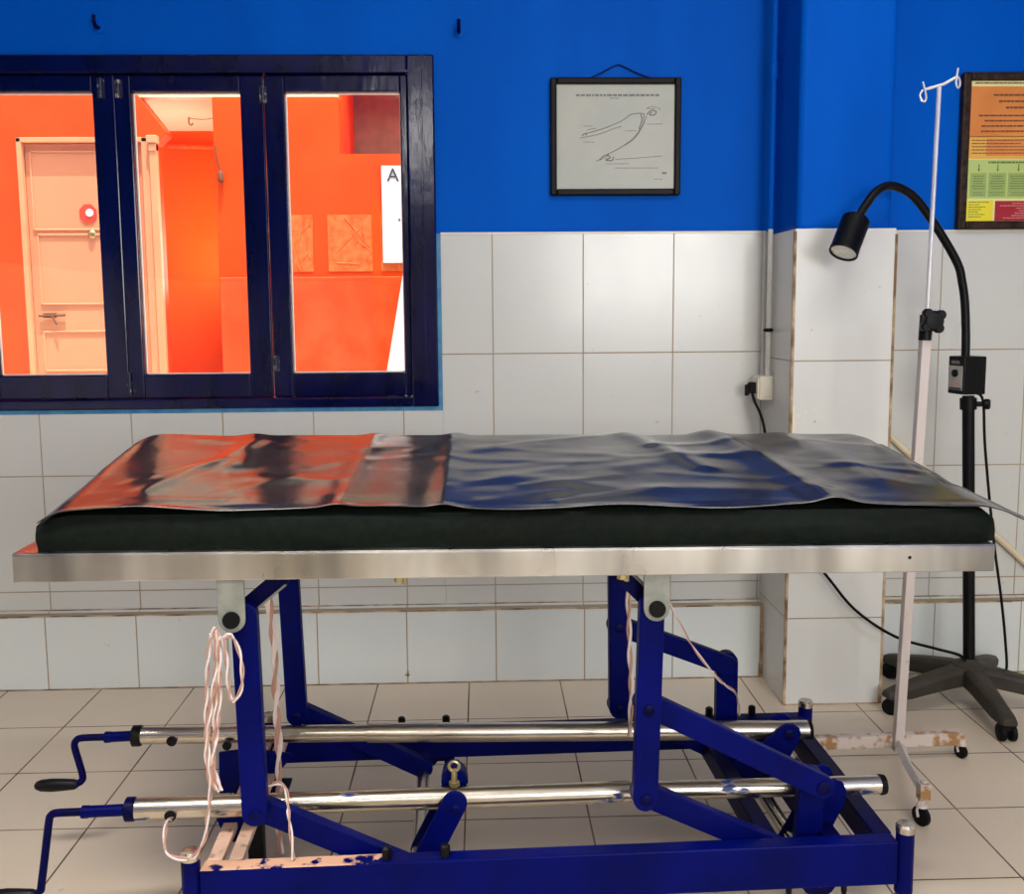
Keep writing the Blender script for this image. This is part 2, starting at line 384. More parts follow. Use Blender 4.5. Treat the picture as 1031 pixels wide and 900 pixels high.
# side and front walls (behind and beside the camera), daylight windows in the front one
def side_wall(name, x0, x1):
    o = struct(MB().box(x0, x1, YF-0.1, 0, 0, ZC).build(name, M['blue']))
    a, b = (x1, x1+0.006) if x0 < 0 else (x0-0.006, x0)
    MB().box(a, b, YF, 0, 0, TZ).build('tile_cladding', M['white_plaster'], o)
side_wall('wall_left', XL-0.1, XL); side_wall('wall_right', XR, XR+0.1)
m = MB(); xs = [XL, -0.56, -0.36, 0.6, 2.2, XR]
for i in range(5):
    if i in (1, 3): zl, zh = (2.36, 2.84) if i == 1 else (1.1, 2.4); m.box(xs[i], xs[i+1], YF-0.1, YF, 0, zl).box(xs[i], xs[i+1], YF-0.1, YF, zh, ZC)
    else: m.box(xs[i], xs[i+1], YF-0.1, YF, 0, ZC)
wf = struct(m.build('wall_front', M['blue']))
m = MB(); m.box(XL, XR, YF, YF+0.006, 0, 1.09).box(XL, 0.39, YF, YF+0.006, 1.09, TZ)
m.build('tile_cladding', M['white_plaster'], wf)
d2 = struct(MB().box(-0.86, -0.80, YF+0.006, YF+0.05, 0, 2.06).box(-0.12, -0.06, YF+0.006, YF+0.05, 0, 2.06).box(-0.86, -0.06, YF+0.006, YF+0.05, 2.06, 2.12).build('door_2', M['olive_door'], bevel=0.004))
MB().box(-0.80, -0.12, YF+0.006, YF+0.03, 0, 2.06).build('door_leaf', M['olive_door'], d2)

# ------------------------------------------------------------------ window with three sashes
FY0, FY1 = -0.022, 0.09
m = MB()
m.box(-0.222, WX1, FY0, FY1, WZ0, WZ1)                   # right stile
m.box(WX0, WX0+0.085, FY0, FY1, WZ0, WZ1)                # left stile (outside the frame)
m.box(WX0+0.085, -0.222, FY0, FY1, 1.957, WZ1)           # head
m.box(WX0+0.085, -0.222, FY0, FY1, WZ0, 0.945)           # sill rail
win = struct(m.build('window_1', M['navy_gloss'], bevel=0.005))
m = MB(); m.box(-0.18, -0.174, FY0-0.004, FY0, WZ0+0.03, WZ1-0.05)
m.box(WX0+0.085, -0.21, FY0-0.002, FY0, 1.957, 1.965)
m.build('bead', M['navy_gloss'], win, bevel=0.0015)
def sash(x0, x1, px0, px1, ybase):
    y0, y1 = ybase, ybase+0.035; z0, z1, pz0, pz1 = 0.9455, 1.9565, 1.022, 1.905
    m = MB()
    m.box(x0, px0, y0, y1, z0, z1).box(px1, x1, y0, y1, z0, z1)
    m.box(px0, px1, y0, y1, z0, pz0).box(px0, px1, y0, y1, pz1, z1)
    s = m.build('sash', M['navy_gloss'], win, bevel=0.004)
    MB().box(px0-0.004, px1+0.004, y0+0.020, y0+0.024, pz0-0.004, pz1+0.004).build('glass_pane', M['glass'], s)
    b = MB()                                            # putty bead, pale line round the glass
    w_ = 0.0035
    for a in ((px0, px0+w_, pz0, pz1), (px1-w_, px1, pz0, pz1)): b.box(a[0], a[1], y0+0.024, y0+0.032, a[2], a[3])
    b.box(px0, px1, y0+0.024, y0+0.032, pz0, pz0+w_).box(px0, px1, y0+0.024, y0+0.032, pz1-w_, pz1)
    b.build('putty_bead', M['white_paint'], s)
    return s
sash(-1.615, -1.1320, -1.545, -1.2015, 0.004)
s2 = sash(-1.1315, -0.6715, -1.083, -0.7445, 0.004)
s3 = sash(-0.6685, -0.2225, -0.607, -0.2455, 0.004)
def hinge(x, z, h):
    m = MB(); m.cyl((x, 0.0, z), (x, 0.0, z+h), 0.006, 8); m.box(x-0.011, x+0.011, 0.0, 0.0055, z, z+h)
    m.build('hinge', M['scuffed'], win, smooth=True)
hinge(-1.172, 1.885, 0.06); hinge(-1.118, 1.885, 0.055); hinge(-0.672, 1.87, 0.05); hinge(-0.66, 1.03, 0.05)
m = MB(); m.cyl((-1.128, -0.002, 0.955), (-1.128, -0.002, 1.03), 0.005, 8); m.box(-1.138, -1.118, -0.002, 0.006, 0.985, 1.0)
m.build('tower_bolt', M['scuffed'], win, smooth=True)

# ------------------------------------------------------------------ passage behind the window
YD, YA = 1.5, 2.4
struct(MB().box(-4.2, 2.6, 0.15, 2.5, -0.1, 0.0).build('floor_passage', M['cream']))
# door wall with a haunch at its top right corner
m = MB()
DX0, DX1, DZ = -2.10, -1.515, 2.015
m.box(-4.2, DX0, YD, YD+0.1, 0, 3.2)
m.xz([(DX0, DZ), (-1.48, DZ), (-1.48, 1.985), (-1.43, 2.03), (-1.43, 2.045), (-1.565, 2.226), (-1.565, 3.2), (DX0, 3.2)], YD, YD+0.1)
m.box(DX1, -1.48, YD, YD+0.1, 0, DZ)
struct(m.build('wall_passage', M['orange']))
m = MB(); m.box(-2.2, -1.2, YA, YA+0.1, 0, 2.6).box(-2.2, -2.1, YD+0.1, YA, 0, 2.6)
m.box(-1.213, -1.13, YD+0.1, YA, 0, 2.6)
struct(m.build('wall_alcove', M['orange_alcove']))
# right hand wall with a square opening
m = MB(); NX0, NX1, NZ0, NZ1 = -0.641, -0.20, 1.94, 2.4
m.box(-1.213, NX0, YD, YD+0.1, 0, 2.195).box(NX0, 2.6, YD, YD+0.1, 0, NZ0).box(NX1, 2.6, YD, YD+0.1, NZ0, 2.6)
wr = struct(m.build('wall_passage_right', M['orange']))
m = MB(); m.box(-1.209, 2.6, YD-0.012, YD, 0, 1.38)
m.build('rough_dado', M['orange_rough'], wr, bevel=0.004)
m = MB(); m.box(NX0-0.01, NX0, YD+0.1, 2.09, NZ0-0.02, NZ1).box(NX0, NX1+0.3, YD+0.1, 2.09, NZ0-0.02, NZ0)
m.build('opening_reveal', M['orange_rough'], wr)
m = MB(); m.box(NX0, NX1+0.4, 2.085, 2.1, NZ0, 2.9)
lab(m.build('opening_back', M['concrete'], wr), 'grey brown bare back of the opening in the orange wall')
struct(MB().box(-1.6, -1.2, YD+0.02, YA, 2.2, 2.3).box(-1.7, -1.6, YD+0.1, YA, 2.2, 2.3).build('ceiling_alcove', M['cream']))
struct(MB().box(-1.2, NX0-0.01, YD+0.02, YA, 2.2, 2.3).box(NX0-0.01, 0.3, 1.8, 2.1, 2.4, 2.45).build('ceiling_passage_and_shade', M['cream']))  # second box is an unseen roof added to darken the wall opening
struct(MB().box(-4.3, -4.2, 0.15, 2.5, 0, 2.6).build('wall_passage_left', M['orange']))
# raised conduit and hook on the alcove wall
t = tag(MB().tube(smooth_path([(-1.68, 2.38, 2.115), (-1.5, 2.38, 2.11), (-1.24, 2.38, 2.105)], 3), 0.011, 8).build('wall_conduit', M['orange_light'], smooth=True),
    'thin orange painted conduit running level across the passage alcove', 'pipe')
k = empty('hanging_cord', (-1.205, YD-0.01, 2.0))
tag(k, 'short brown cord hanging at the corner of the orange passage wall', 'cord')
MB().tube(smooth_path([(0, 0, -0.02), (0.006, -0.004, -0.06), (0.012, -0.006, -0.10), (0.02, -0.004, -0.14)], 4), 0.004, 6).build('cord', M['brown_ink'], k, smooth=True)
MB().lathe((0.022, -0.006, -0.19), (0, 0, 1), [(0.004, 0), (0.014, 0.01), (0.014, 0.04), (0.005, 0.055)], 10).build('tassel', M['brown_ink'], k, smooth=True)
k = tag(empty('ceiling_hook', (-1.46, 2.0, 2.2)), 'small hook with a wire on the cream passage ceiling', 'hook')
MB().tube(smooth_path([(0, 0, 0), (0, 0, -0.03), (0.012, 0, -0.04), (0.02, 0, -0.028)], 4), 0.004, 6).build('hook', M['concrete'], k, smooth=True)
MB().tube(smooth_path([(0.0, 0, -0.006), (0.08, 0.0, -0.012), (0.16, -0.05, -0.006), (0.22, -0.1, -0.004)], 4), 0.002, 6).build('wire', M['concrete'], k, smooth=True)

# door
d = struct(MB().box(DX0, DX0+0.022, YD-0.02, YD+0.06, 0, DZ).box(DX1-0.022, DX1+0.012, YD-0.02, YD+0.06, 0, DZ)
           .box(DX0, DX1+0.012, YD-0.02, YD+0.06, DZ-0.022, DZ).build('door_1', M['peach_frame'], bevel=0.003))
m = MB(); m.box(DX1+0.016, DX1+0.05, YD-0.035, YD+0.0, 0, 1.985).box(DX1+0.008, DX1+0.056, YD-0.045, YD, 1.985, 2.02).box(DX1+0.016, DX1+0.05, YD-0.04, YD, 1.95, 1.985)
m.build('pilaster', M['peach_frame'], d, bevel=0.004)
m = MB().box(DX0+0.024, DX1-0.024, YD+0.01, YD+0.045, 0.01, DZ-0.025)
leaf = m.build('door_leaf', M['peach'], d, bevel=0.002)
m = MB()
for x0, x1, z0, z1 in ((-2.055, -1.56, 1.60, 1.96), (-2.04, -1.56, 1.26, 1.585), (-2.04, -1.56, 0.95, 1.14), (-2.04, -1.56, 0.2, 0.93)):
    t_ = 0.008
    m.box(x0, x1, YD+0.004, YD+0.01, z1-t_, z1).box(x0, x1, YD+0.004, YD+0.01, z0, z0+t_)
    m.box(x0, x0+t_, YD+0.004, YD+0.01, z0, z1).box(x1-t_, x1, YD+0.004, YD+0.01, z0, z1)
m.build('panel_moulding', M['peach_frame'], leaf, bevel=0.002)
m = MB(); m.cyl((-2.05, YD-0.002, 1.21), (-1.93, YD-0.002, 1.212), 0.006, 8); m.box(-2.03, -1.97, YD-0.004, YD+0.004, 1.2, 1.222)
m.cyl((-1.99, YD-0.004, 1.21), (-1.965, YD-0.012, 1.17), 0.005, 8)
lab(m.build('latch', M['brown_ink'], leaf, smooth=True), 'dull metal sliding bolt')
m = MB(); m.prism([(-1.802+0.042*math.cos(math.radians(22.5+45*i)), YD+0.006, 1.676+0.046*math.sin(math.radians(22.5+45*i))) for i in range(8)], (0, 0.004, 0))
st = tag(m.build('door_sticker', M['sticker'], None, (-1.80, YD+0.006, 1.676)), 'red eight-sided sticker with a white centre on the peach door', 'sticker')
m = MB(); m.lathe((0.006, -0.003, 0.004), (0, 1, 0), [(0.018, 0), (0.018, 0.002)], 14); m.build('sticker_print', M['white_paint'], st)
tag(MB().lathe((-1.789, YD+0.010, 1.583), (0, -1, 0), [(0.018, 0), (0.02, 0.004), (0.014, 0.012), (0.004, 0.016)], 14).build('door_lock', M['brass'], None, (-1.789, YD+0.01, 1.583), smooth=True),
    'small round brass lock below the red sticker on the peach door', 'lock')

# paper notice, white board for a sunlit wedge, raised panels for lattice reflections
pn = tag(MB().box(-0.449, -0.19, YD-0.014, YD-0.010, 1.443, 1.885).build('paper_notice', M['white_paint'], None, (-0.32, YD-0.01, 1.443)),
         'white paper notice beginning with letter A on the orange wall', 'notice')
def text(body, size, loc, rot, mat, name, parent=None):
    c = bpy.data.curves.new(name, 'FONT'); c.body = body; c.size = size; c.extrude = 0.0006
    o = bpy.data.objects.new(name, c); COL.objects.link(o); bpy.context.view_layer.update(); dg = bpy.context.evaluated_depsgraph_get()
    me = bpy.data.meshes.new_from_object(o.evaluated_get(dg)); bpy.data.objects.remove(o)
    me.name = name; me.materials.append(mat)
    q = bpy.data.objects.new(name, me); COL.objects.link(q); q.location = loc; q.rotation_euler = rot
    if parent: q.parent = parent
    return q
text('A', 0.085, (-0.424+0.32, -0.006, 1.815-1.443), (math.pi/2, 0, 0), M['ink'], 'printed_letter', pn)
MB().box(-0.055, -0.045, -0.0055, -0.003, 0.19, 0.203).build('printed_mark', M['paleink'], pn)
m = MB(); m.prism([(-0.355, YD-0.05, 1.40), (-0.50, YD-0.05, 0.62), (-0.50, YD-0.05, 0.0), (-0.2, YD-0.05, 0.0), (-0.2, YD-0.05, 1.40)], (0, 0.03, 0))  # bright sunlit wedge given the shape of a white board
tag(m.build('sunlit_wedge_board', M['white_paint'], None, (-0.35, YD-0.04, 0.0), bevel=0.003), 'tall white tapering board put in for a sunlit wedge below the notice', 'board')
for i, (x0, x1, lb) in enumerate(((-0.875, -0.775, 'left, partly behind the window stile'), (-0.705, -0.50, 'middle, widest in view'), (-0.46, -0.27, 'right, below and behind the white notice'))):
    m = MB(); z0, z1 = 1.405, 1.665
    for k in range(9):
        a = x0+(x1-x0)*random.random(); b = x0+(x1-x0)*random.random(); za, zb = sorted((z0+(z1-z0)*random.random(), z0+(z1-z0)*random.random()))
        m.tube([(a, YD-0.002, za), (b, YD-0.002, zb)], 0.0035, 5)
    m.box(x0, x1, YD-0.003, YD, z0, z1)  # pale lattice reflection put into a raised, lighter orange panel
    tag(m.build('reflection_panel', M['orange_light'], None, ((x0+x1)/2, YD, z0)), 'pale orange panel put in for a reflection over the passage wall, ' + lb, 'panel', 'pale reflections built as panels on the orange wall')

# ------------------------------------------------------------------ small wall fittings
def wall_hook(x, z, label):
    k = tag(empty('wall_hook', (x, 0, z)), label, 'hook', 'painted hooks above the window')
    MB().lathe((0, 0, 0), (0, -1, 0), [(0.018, 0), (0.017, 0.004), (0.008, 0.007)], 14).build('plate', M['blue'], k, smooth=True)
    MB().tube(smooth_path([(0, -0.004, 0), (0, -0.03, -0.004), (0, -0.045, 0.01), (0, -0.043, 0.026)], 4), 0.006, 8).build('prong', M['bedblue_dark'], k, smooth=True)
wall_hook(-1.166, 2.095, 'blue painted wall hook above the left part of the window')
wall_hook(-0.057, 2.083, 'blue painted wall hook right of the window top corner')

def dash_rows(m, x0, x1, z0, z1, rows, y0, y1, h=0.45, centre=False, fill=(0.55, 1.0), gap=0.004, wmin=0.006, wmax=0.02):
    dz = (z1-z0)/rows
    for r in range(rows):
        zc = z1-(r+0.5)*dz; L = (x1-x0)*random.uniform(*fill)
        a = (x0+x1)/2-L/2 if centre else x0; x = a
        while x < a+L:
            e = min(a+L, x+random.uniform(wmin, wmax))
            if e-x > 0.002: m.box(x, e, y0, y1, zc-dz*h/2, zc+dz*h/2)
            x = e+gap

# framed line drawing
pic = tag(empty('framed_picture', (0.432, -0.001, 1.58)), 'black framed paper with a faint line drawing on the blue wall', 'picture')
x0, x1, z0, z1, fw = -0.205, 0.208, 0.0, 0.362, 0.02
m = MB()
for a in ((x0, x0+fw, z0, z1), (x1-fw, x1, z0, z1), (x0+fw, x1-fw, z0, z0+fw), (x0+fw, x1-fw, z1-fw, z1)): m.box(a[0], a[1], -0.024, 0, a[2], a[3])
m.build('frame', M['black_wood'], pic, bevel=0.004)
pp = MB().box(x0+fw-0.003, x1-fw+0.003, -0.013, -0.004, z0+fw-0.003, z1-fw+0.003).build('paper', M['oldpaper'], pic)
def printed(name, mat, par, *args, **kw):
    m = MB(); dash_rows(m, *args, **kw); return m.build(name, M[mat], par)
printed('printed_title', 'paleink', pp, -0.125, 0.14, 0.303, 0.315, 1, -0.0138, -0.0128, 0.55, True, (0.99, 1.0), 0.003, 0.004, 0.02)
printed('printed_subtitle', 'paleink', pp, -0.02, 0.02, 0.297, 0.302, 1, -0.0138, -0.0128, 0.5, True, (0.8, 0.9), 0.003)
m = MB()
def stroke(pts, r=0.0009, n=4): m.tube(smooth_path([(x, -0.0134, z) for x, z in pts], n), r, 5)
stroke([(-0.1, 0.19), (-0.04, 0.206), (0.02, 0.23), (0.05, 0.25), (0.085, 0.253), (0.092, 0.245), (0.085, 0.215), (0.06, 0.18), (0.02, 0.15), (-0.03, 0.125)], 0.0012)
stroke([(-0.11, 0.178), (-0.05, 0.19), (0.0, 0.208), (0.02, 0.213)], 0.001)
stroke([(0.08, 0.25), (0.085, 0.235), (0.075, 0.205)], 0.0018)
stroke([(0.1, 0.245), (0.085, 0.21), (0.06, 0.175), (0.03, 0.155)], 0.001)
stroke([(0.1, 0.25), (0.115, 0.262), (0.13, 0.258), (0.122, 0.248), (0.108, 0.25), (0.116, 0.256)], 0.0017)
stroke([(0.1, 0.27), (0.12, 0.275), (0.145, 0.265)], 0.0007); stroke([(0.1, 0.22), (0.15, 0.221)], 0.0007)
stroke([(-0.05, 0.11), (-0.03, 0.125), (-0.015, 0.118), (-0.03, 0.11), (-0.01, 0.108), (-0.005, 0.12)], 0.0018)
stroke([(-0.06, 0.107), (-0.035, 0.115), (-0.02, 0.128)], 0.001); stroke([(0.0, 0.112), (0.06, 0.115), (0.15, 0.122)], 0.0008)
stroke([(-0.09, 0.2), (-0.08, 0.205), (-0.06, 0.208)], 0.0008); stroke([(-0.105, 0.185), (-0.095, 0.192), (-0.09, 0.186)], 0.0016)
m.build('ink_drawing', M['paleink'], pp)
for a, b, z in ((0.01, 0.045, 0.098), (-0.03, 0.01, 0.098), (0.0, 0.14, 0.085), (-0.1, -0.07, 0.215), (0.1, 0.13, 0.268), (-0.1, -0.06, 0.165), (0.03, 0.07, 0.2), (0.125, 0.155, 0.05)):
    printed('printed_caption', 'paleink', pp, a, b, z-0.002, z+0.002, 1, -0.0138, -0.0128, 0.5, False, (0.9, 1), 0.002, 0.002, 0.008)
MB().box(0.15, 0.165, -0.0138, -0.0128, 0.066, 0.072).build('printed_mark', M['paleink'], pp)
MB().tube(smooth_path([(-0.085, -0.008, 0.36), (-0.05, -0.006, 0.376), (0.0, -0.004, 0.401), (0.02, -0.004, 0.401), (0.07, -0.006, 0.378), (0.12, -0.008, 0.36)], 4), 0.0022, 6).build('hanging_cord', M['bedblue_dark'], pic, smooth=True)

# framed colour chart at the right edge
po = tag(empty('framed_chart', (1.77, -0.001, 1.467)), 'dark brown framed chart of orange, green, yellow and red text boxes', 'poster')
x0, x1, z0, z1, fw = -0.233, 0.30, 0.0, 0.49, 0.026
m = MB()
for a in ((x0, x0+fw, z0, z1), (x1-fw, x1, z0, z1), (x0+fw, x1-fw, z0, z0+fw), (x0+fw, x1-fw, z1-fw, z1)): m.box(a[0], a[1], -0.03, 0, a[2], a[3])
m.build('frame', M['brown_wood'], po, bevel=0.005)
MB().tube(smooth_path([(-0.03, -0.004, 0.49), (-0.02, -0.004, 0.503), (-0.01, -0.004, 0.49)], 3), 0.004, 6).build('hanger', M['bedblue_dark'], po, smooth=True)
sh = MB().box(x0+fw-0.003, x1-fw+0.003, -0.018, -0.006, z0+fw-0.003, z1-fw+0.003).build('sheet', M['poster_cream'], po)
px0, px1 = x0+fw, x1-fw
def block(a, b, c, d_, mat, name='printed_block', dy=0.0): return MB().box(a, b, -0.0184-dy, -0.0175, c, d_).build(name, M[mat], sh)
block(px0, px1, 0.29, 0.447, 'poster_orange'); block(px0, px1, 0.222, 0.292, 'poster_amber'); block(px0+0.06, px1, 0.232, 0.285, 'poster_orange', dy=0.0004)
block(px0, px1, 0.097, 0.22, 'poster_lime'); block(px0+0.012, px0+0.064, 0.103, 0.178, 'poster_green', dy=0.0004)
block(px0+0.071, px0+0.128, 0.103, 0.178, 'poster_green', dy=0.0004); block(px0+0.135, px0+0.2, 0.103, 0.178, 'poster_green', dy=0.0004); block(px0+0.207, px0+0.27, 0.103, 0.178, 'poster_green', dy=0.0004)
block(px0, px0+0.09, 0.027, 0.092, 'poster_yellow'); block(px0+0.096, px1, 0.027, 0.09, 'poster_red')
Y0, Y1 = -0.0194, -0.0187
printed('printed_title', 'brown_ink', sh, px0+0.01, px1, 0.452, 0.462, 1, Y0, Y1, 0.4, True, (0.95, 1), 0.002)
printed('printed_text', 'brown_ink', sh, px0+0.02, px1-0.02, 0.372, 0.43, 3, Y0, Y1, 0.3, True, (0.55, 0.95), 0.002)
printed('printed_text', 'brown_ink', sh, px0+0.02, px1-0.02, 0.30, 0.365, 4, Y0, Y1, 0.3, True, (0.75, 0.98), 0.002)
printed('printed_text', 'brown_ink', sh, px0+0.012, px1-0.1, 0.235, 0.285, 5, Y0, Y1, 0.28, False, (0.4, 0.98), 0.002)
printed('printed_heading', 'green_ink', sh, px0+0.06, px1-0.06, 0.206, 0.216, 1, Y0, Y1, 0.6, True, (0.9, 1), 0.002)
for a, b in ((px0+0.016, px0+0.06), (px0+0.075, px0+0.124), (px0+0.139, px0+0.196), (px0+0.211, px0+0.266)):
    printed('printed_text', 'green_ink', sh, a, b, 0.125, 0.172, 6, Y0, Y1, 0.3, True, (0.7, 1), 0.0015, 0.004, 0.014)
    printed('printed_text', 'green_ink', sh, a, b, 0.106, 0.12, 2, Y0, Y1, 0.3, True, (0.6, 1), 0.0015, 0.004, 0.014)
    c = (a+b)/2; m = MB(); m.xz([(c-0.0015, 0.205), (c-0.0015, 0.19), (c-0.004, 0.19), (c, 0.182), (c+0.004, 0.19), (c+0.0015, 0.19), (c+0.0015, 0.205)], Y0, Y1)
    m.build('printed_arrow', M['green_ink'], sh)
printed('printed_text', 'green_ink', sh, px0+0.01, px0+0.082, 0.036, 0.09, 7, Y0, Y1, 0.3, False, (0.4, 0.95), 0.002)
printed('printed_text', 'pink_ink', sh, px0+0.106, px1-0.02, 0.032, 0.086, 7, Y0, Y1, 0.4, True, (0.6, 1), 0.002)

# conduit in the corner, socket box
cp = tag(empty('conduit_pipe', (0.911, -0.095, 0.99)), 'thin conduit running down the wall corner to the socket box', 'pipe')
def rel(pts, o): return [tuple(Vector(p)-Vector(o)) for p in pts]
MB().tube([(0, 0, 0.012), (0, 0, 0.475)], 0.0085, 10).build('lower_tube', M['conduit'], cp, smooth=True)
MB().tube([(0, 0, 0.475), (0, 0, 1.905)], 0.0085, 10).build('upper_tube', M['blue'], cp, smooth=True)
m = MB(); m.lathe((0, 0, 0.155), (0, 0, 1), [(0.011, 0), (0.011, 0.012)], 12); m.box(-0.016, 0.014, -0.004, 0.004, 0.157, 0.165)
m.build('clamp', M['black_metal'], cp, smooth=True)
MB().lathe((0, 0, 0.93), (0, 0, 1), [(0.0115, 0), (0.0115, 0.05)], 12).build('coupling', M['blue'], cp, smooth=True)
tag(MB().tube([(0.912, -0.035, 0.94), (0.912, -0.035, TZ)], 0.007, 10).build('wiring_conduit', M['conduit'], None, (0.912, -0.03, 0.94), smooth=True),
    'thinner pale conduit in the wall corner behind the conduit with a clamp', 'pipe')
sb = tag(empty('socket_box', (0.925, -0.078, 0.93)), 'small cream electrical socket box in the corner beside the pillar', 'socket')
MB().box(-0.044, 0, -0.037, 0.037, 0, 0.076).build('box', M['cream_pvc'], sb, bevel=0.004)
MB().box(-0.049, -0.044, -0.032, 0.032, 0.005, 0.071).box(-0.038, -0.008, -0.04, -0.037, 0.012, 0.064).build('faceplate', M['cream_pvc'], sb, bevel=0.0015)

# cream tube slanting down behind the stands
cpi = tag(empty('slanting_tube', (1.85, -0.025, 0.335)), 'thin cream tube slanting down along the tiles right of the pillar', 'pipe')
o_ = (1.85, -0.025, 0.335)
MB().tube(rel([(1.232, -0.025, 0.902), (1.55, -0.025, 0.608), (1.85, -0.025, 0.335), (1.97, -0.025, 0.262)], o_), 0.011, 10).build('tube', M['cream_pipe'], cpi, smooth=True)
for q in ((-0.18, -0.165, 0.13, 0.19), (0.105, 0.12, -0.09, -0.045)): MB().box(q[0], q[1], -0.014, 0.018, q[2], q[3]).build('saddle_clip', M['cream_pvc'], cpi, bevel=0.002)

# ------------------------------------------------------------------ caster helper
def caster_mesh(m, x, y, ztop, r, wd, ang):
    """fork + twin wheel touching z = 0 below (x, y)"""
    u = Vector((math.cos(ang), math.sin(ang), 0)); c = Vector((x, y, r))
    m.mi = 1
    m.lathe(c-u*wd/2, u, [(r*0.6, 0), (r*0.93, 0.002), (r, wd*0.2), (r, wd*0.8), (r*0.93, wd-0.002), (r*0.6, wd)], 16)
    m.mi = 0
    v = Vector((-u.y, u.x, 0))
    for s in (-1, 1):
        e = c+u*s*(wd/2+0.003)
        m.tube([e, e+Vector((0, 0, r*0.6))+v*0.004, Vector((x, y, max(ztop-0.004, r*1.3)))+u*s*(wd/2)], 0.0035, 6)
    m.lathe((x, y, min(r*1.95, ztop-0.006)), (0, 0, 1), [(wd/2+0.006, 0), (wd/2+0.004, 0.006), (0.007, 0.008), (0.007, max(0.01, ztop-r*1.95))], 12)

# ------------------------------------------------------------------ drip stand
IX, IY = 1.108, -0.71
iv = tag(empty('drip_stand', (IX, IY, 0)), 'pinkish white chipped drip stand with a black clamp knob and top hooks', 'drip stand')
lean = Vector((0.008, 0, 1)).normalized()
m = MB(); m.prism([(-0.012, -0.012, 0.035), (0.012, -0.012, 0.035), (0.012, 0.012, 0.035), (-0.012, 0.012, 0.035)], (0.032, 0, 1.115))
m.build('pole', M['ivpaint'], iv, bevel=0.002)
MB().tube([(0.031, 0, 1.1), (0.035, 0, 1.30), (0.042, 0, 1.765)], 0.0058, 10).build('inner_rod', M['ivsteel'], iv, smooth=True)
m = MB(); m.tube([(0.042-0.04, 0.0, 1.757), (0.042+0.012, 0, 1.772), (0.042+0.044, 0.0, 1.79)], 0.0036, 8)
cb = m.build('cross_bar', M['ivsteel'], iv, smooth=True)
for s, (cx, cz) in ((-1, (0.0, 1.757)), (1, (0.088, 1.79))):
    pts = [(cx, 0, cz), (cx+s*0.006, 0, cz-0.012), (cx+s*0.003, -0.004, cz-0.026), (cx-s*0.004, -0.008, cz-0.028), (cx-s*0.007, -0.006, cz-0.016),
           (cx-s*0.004, -0.003, cz+0.002), (cx+s*0.0, 0, cz+0.02)]
    MB().tube(smooth_path(pts, 4), 0.0026, 7).build('hook', M['ivsteel'], cb, smooth=True)
m = MB(); kx, kz = 0.036, 1.185
for i in range(4):
    a = math.radians(38+90*i); m.lathe((kx+0.024*math.cos(a), -0.02, kz+0.024*math.sin(a)), (0, -1, 0), [(0.010, 0), (0.0125, 0.004), (0.0125, 0.018), (0.010, 0.022)], 12)
m.lathe((kx, -0.01, kz), (0, -1, 0), [(0.012, -0.006), (0.022, 0.008), (0.026, 0.012), (0.026, 0.028), (0.020, 0.033), (0.005, 0.034)], 18)
m.build('clamp_knob', M['black_plastic'], iv, smooth=True)
m = MB(); m.cyl((0.031, 0, 1.135), (0.033, 0, 1.2), 0.0165, 14); m.build('clamp_collar', M['black_plastic'], iv, smooth=True)
zb0, zb1 = 0.040, 0.074
m = MB().prism([(-0.225, -0.0, zb0), (0.192, 0.012, zb0), (0.192, 0.038, zb0), (-0.225, 0.026, zb0)], (0, 0, zb1-zb0))
m.build('base_bar', M['ivrust'], iv, bevel=0.002)
MB().tube([(0.0, -0.005, 0.058), (-0.045, -0.17, 0.074), (-0.075, -0.325, 0.083)], 0.0125, 4).build('front_leg', M['ivpaint'], iv)
m = MB(); m.box(-0.088, -0.062, -0.338, -0.312, 0.066, 0.106); m.lathe((-0.075, -0.325, 0.106), (0, 0, 1), [(0.008, 0), (0.008, 0.006)], 10)
m.build('leg_bracket', M['ivrust'], iv, bevel=0.002)
for x, y, zt in ((0.186, 0.024, zb0+0.004), (-0.218, 0.014, zb0+0.004), (-0.078, -0.325, 0.07)):
    m = MB(); caster_mesh(m, x, y, zt, 0.019 if y > -0.1 else 0.024, 0.016, math.radians(25)); m.build('caster', [M['ivpaint'], M['rubber']], iv, smooth=True)

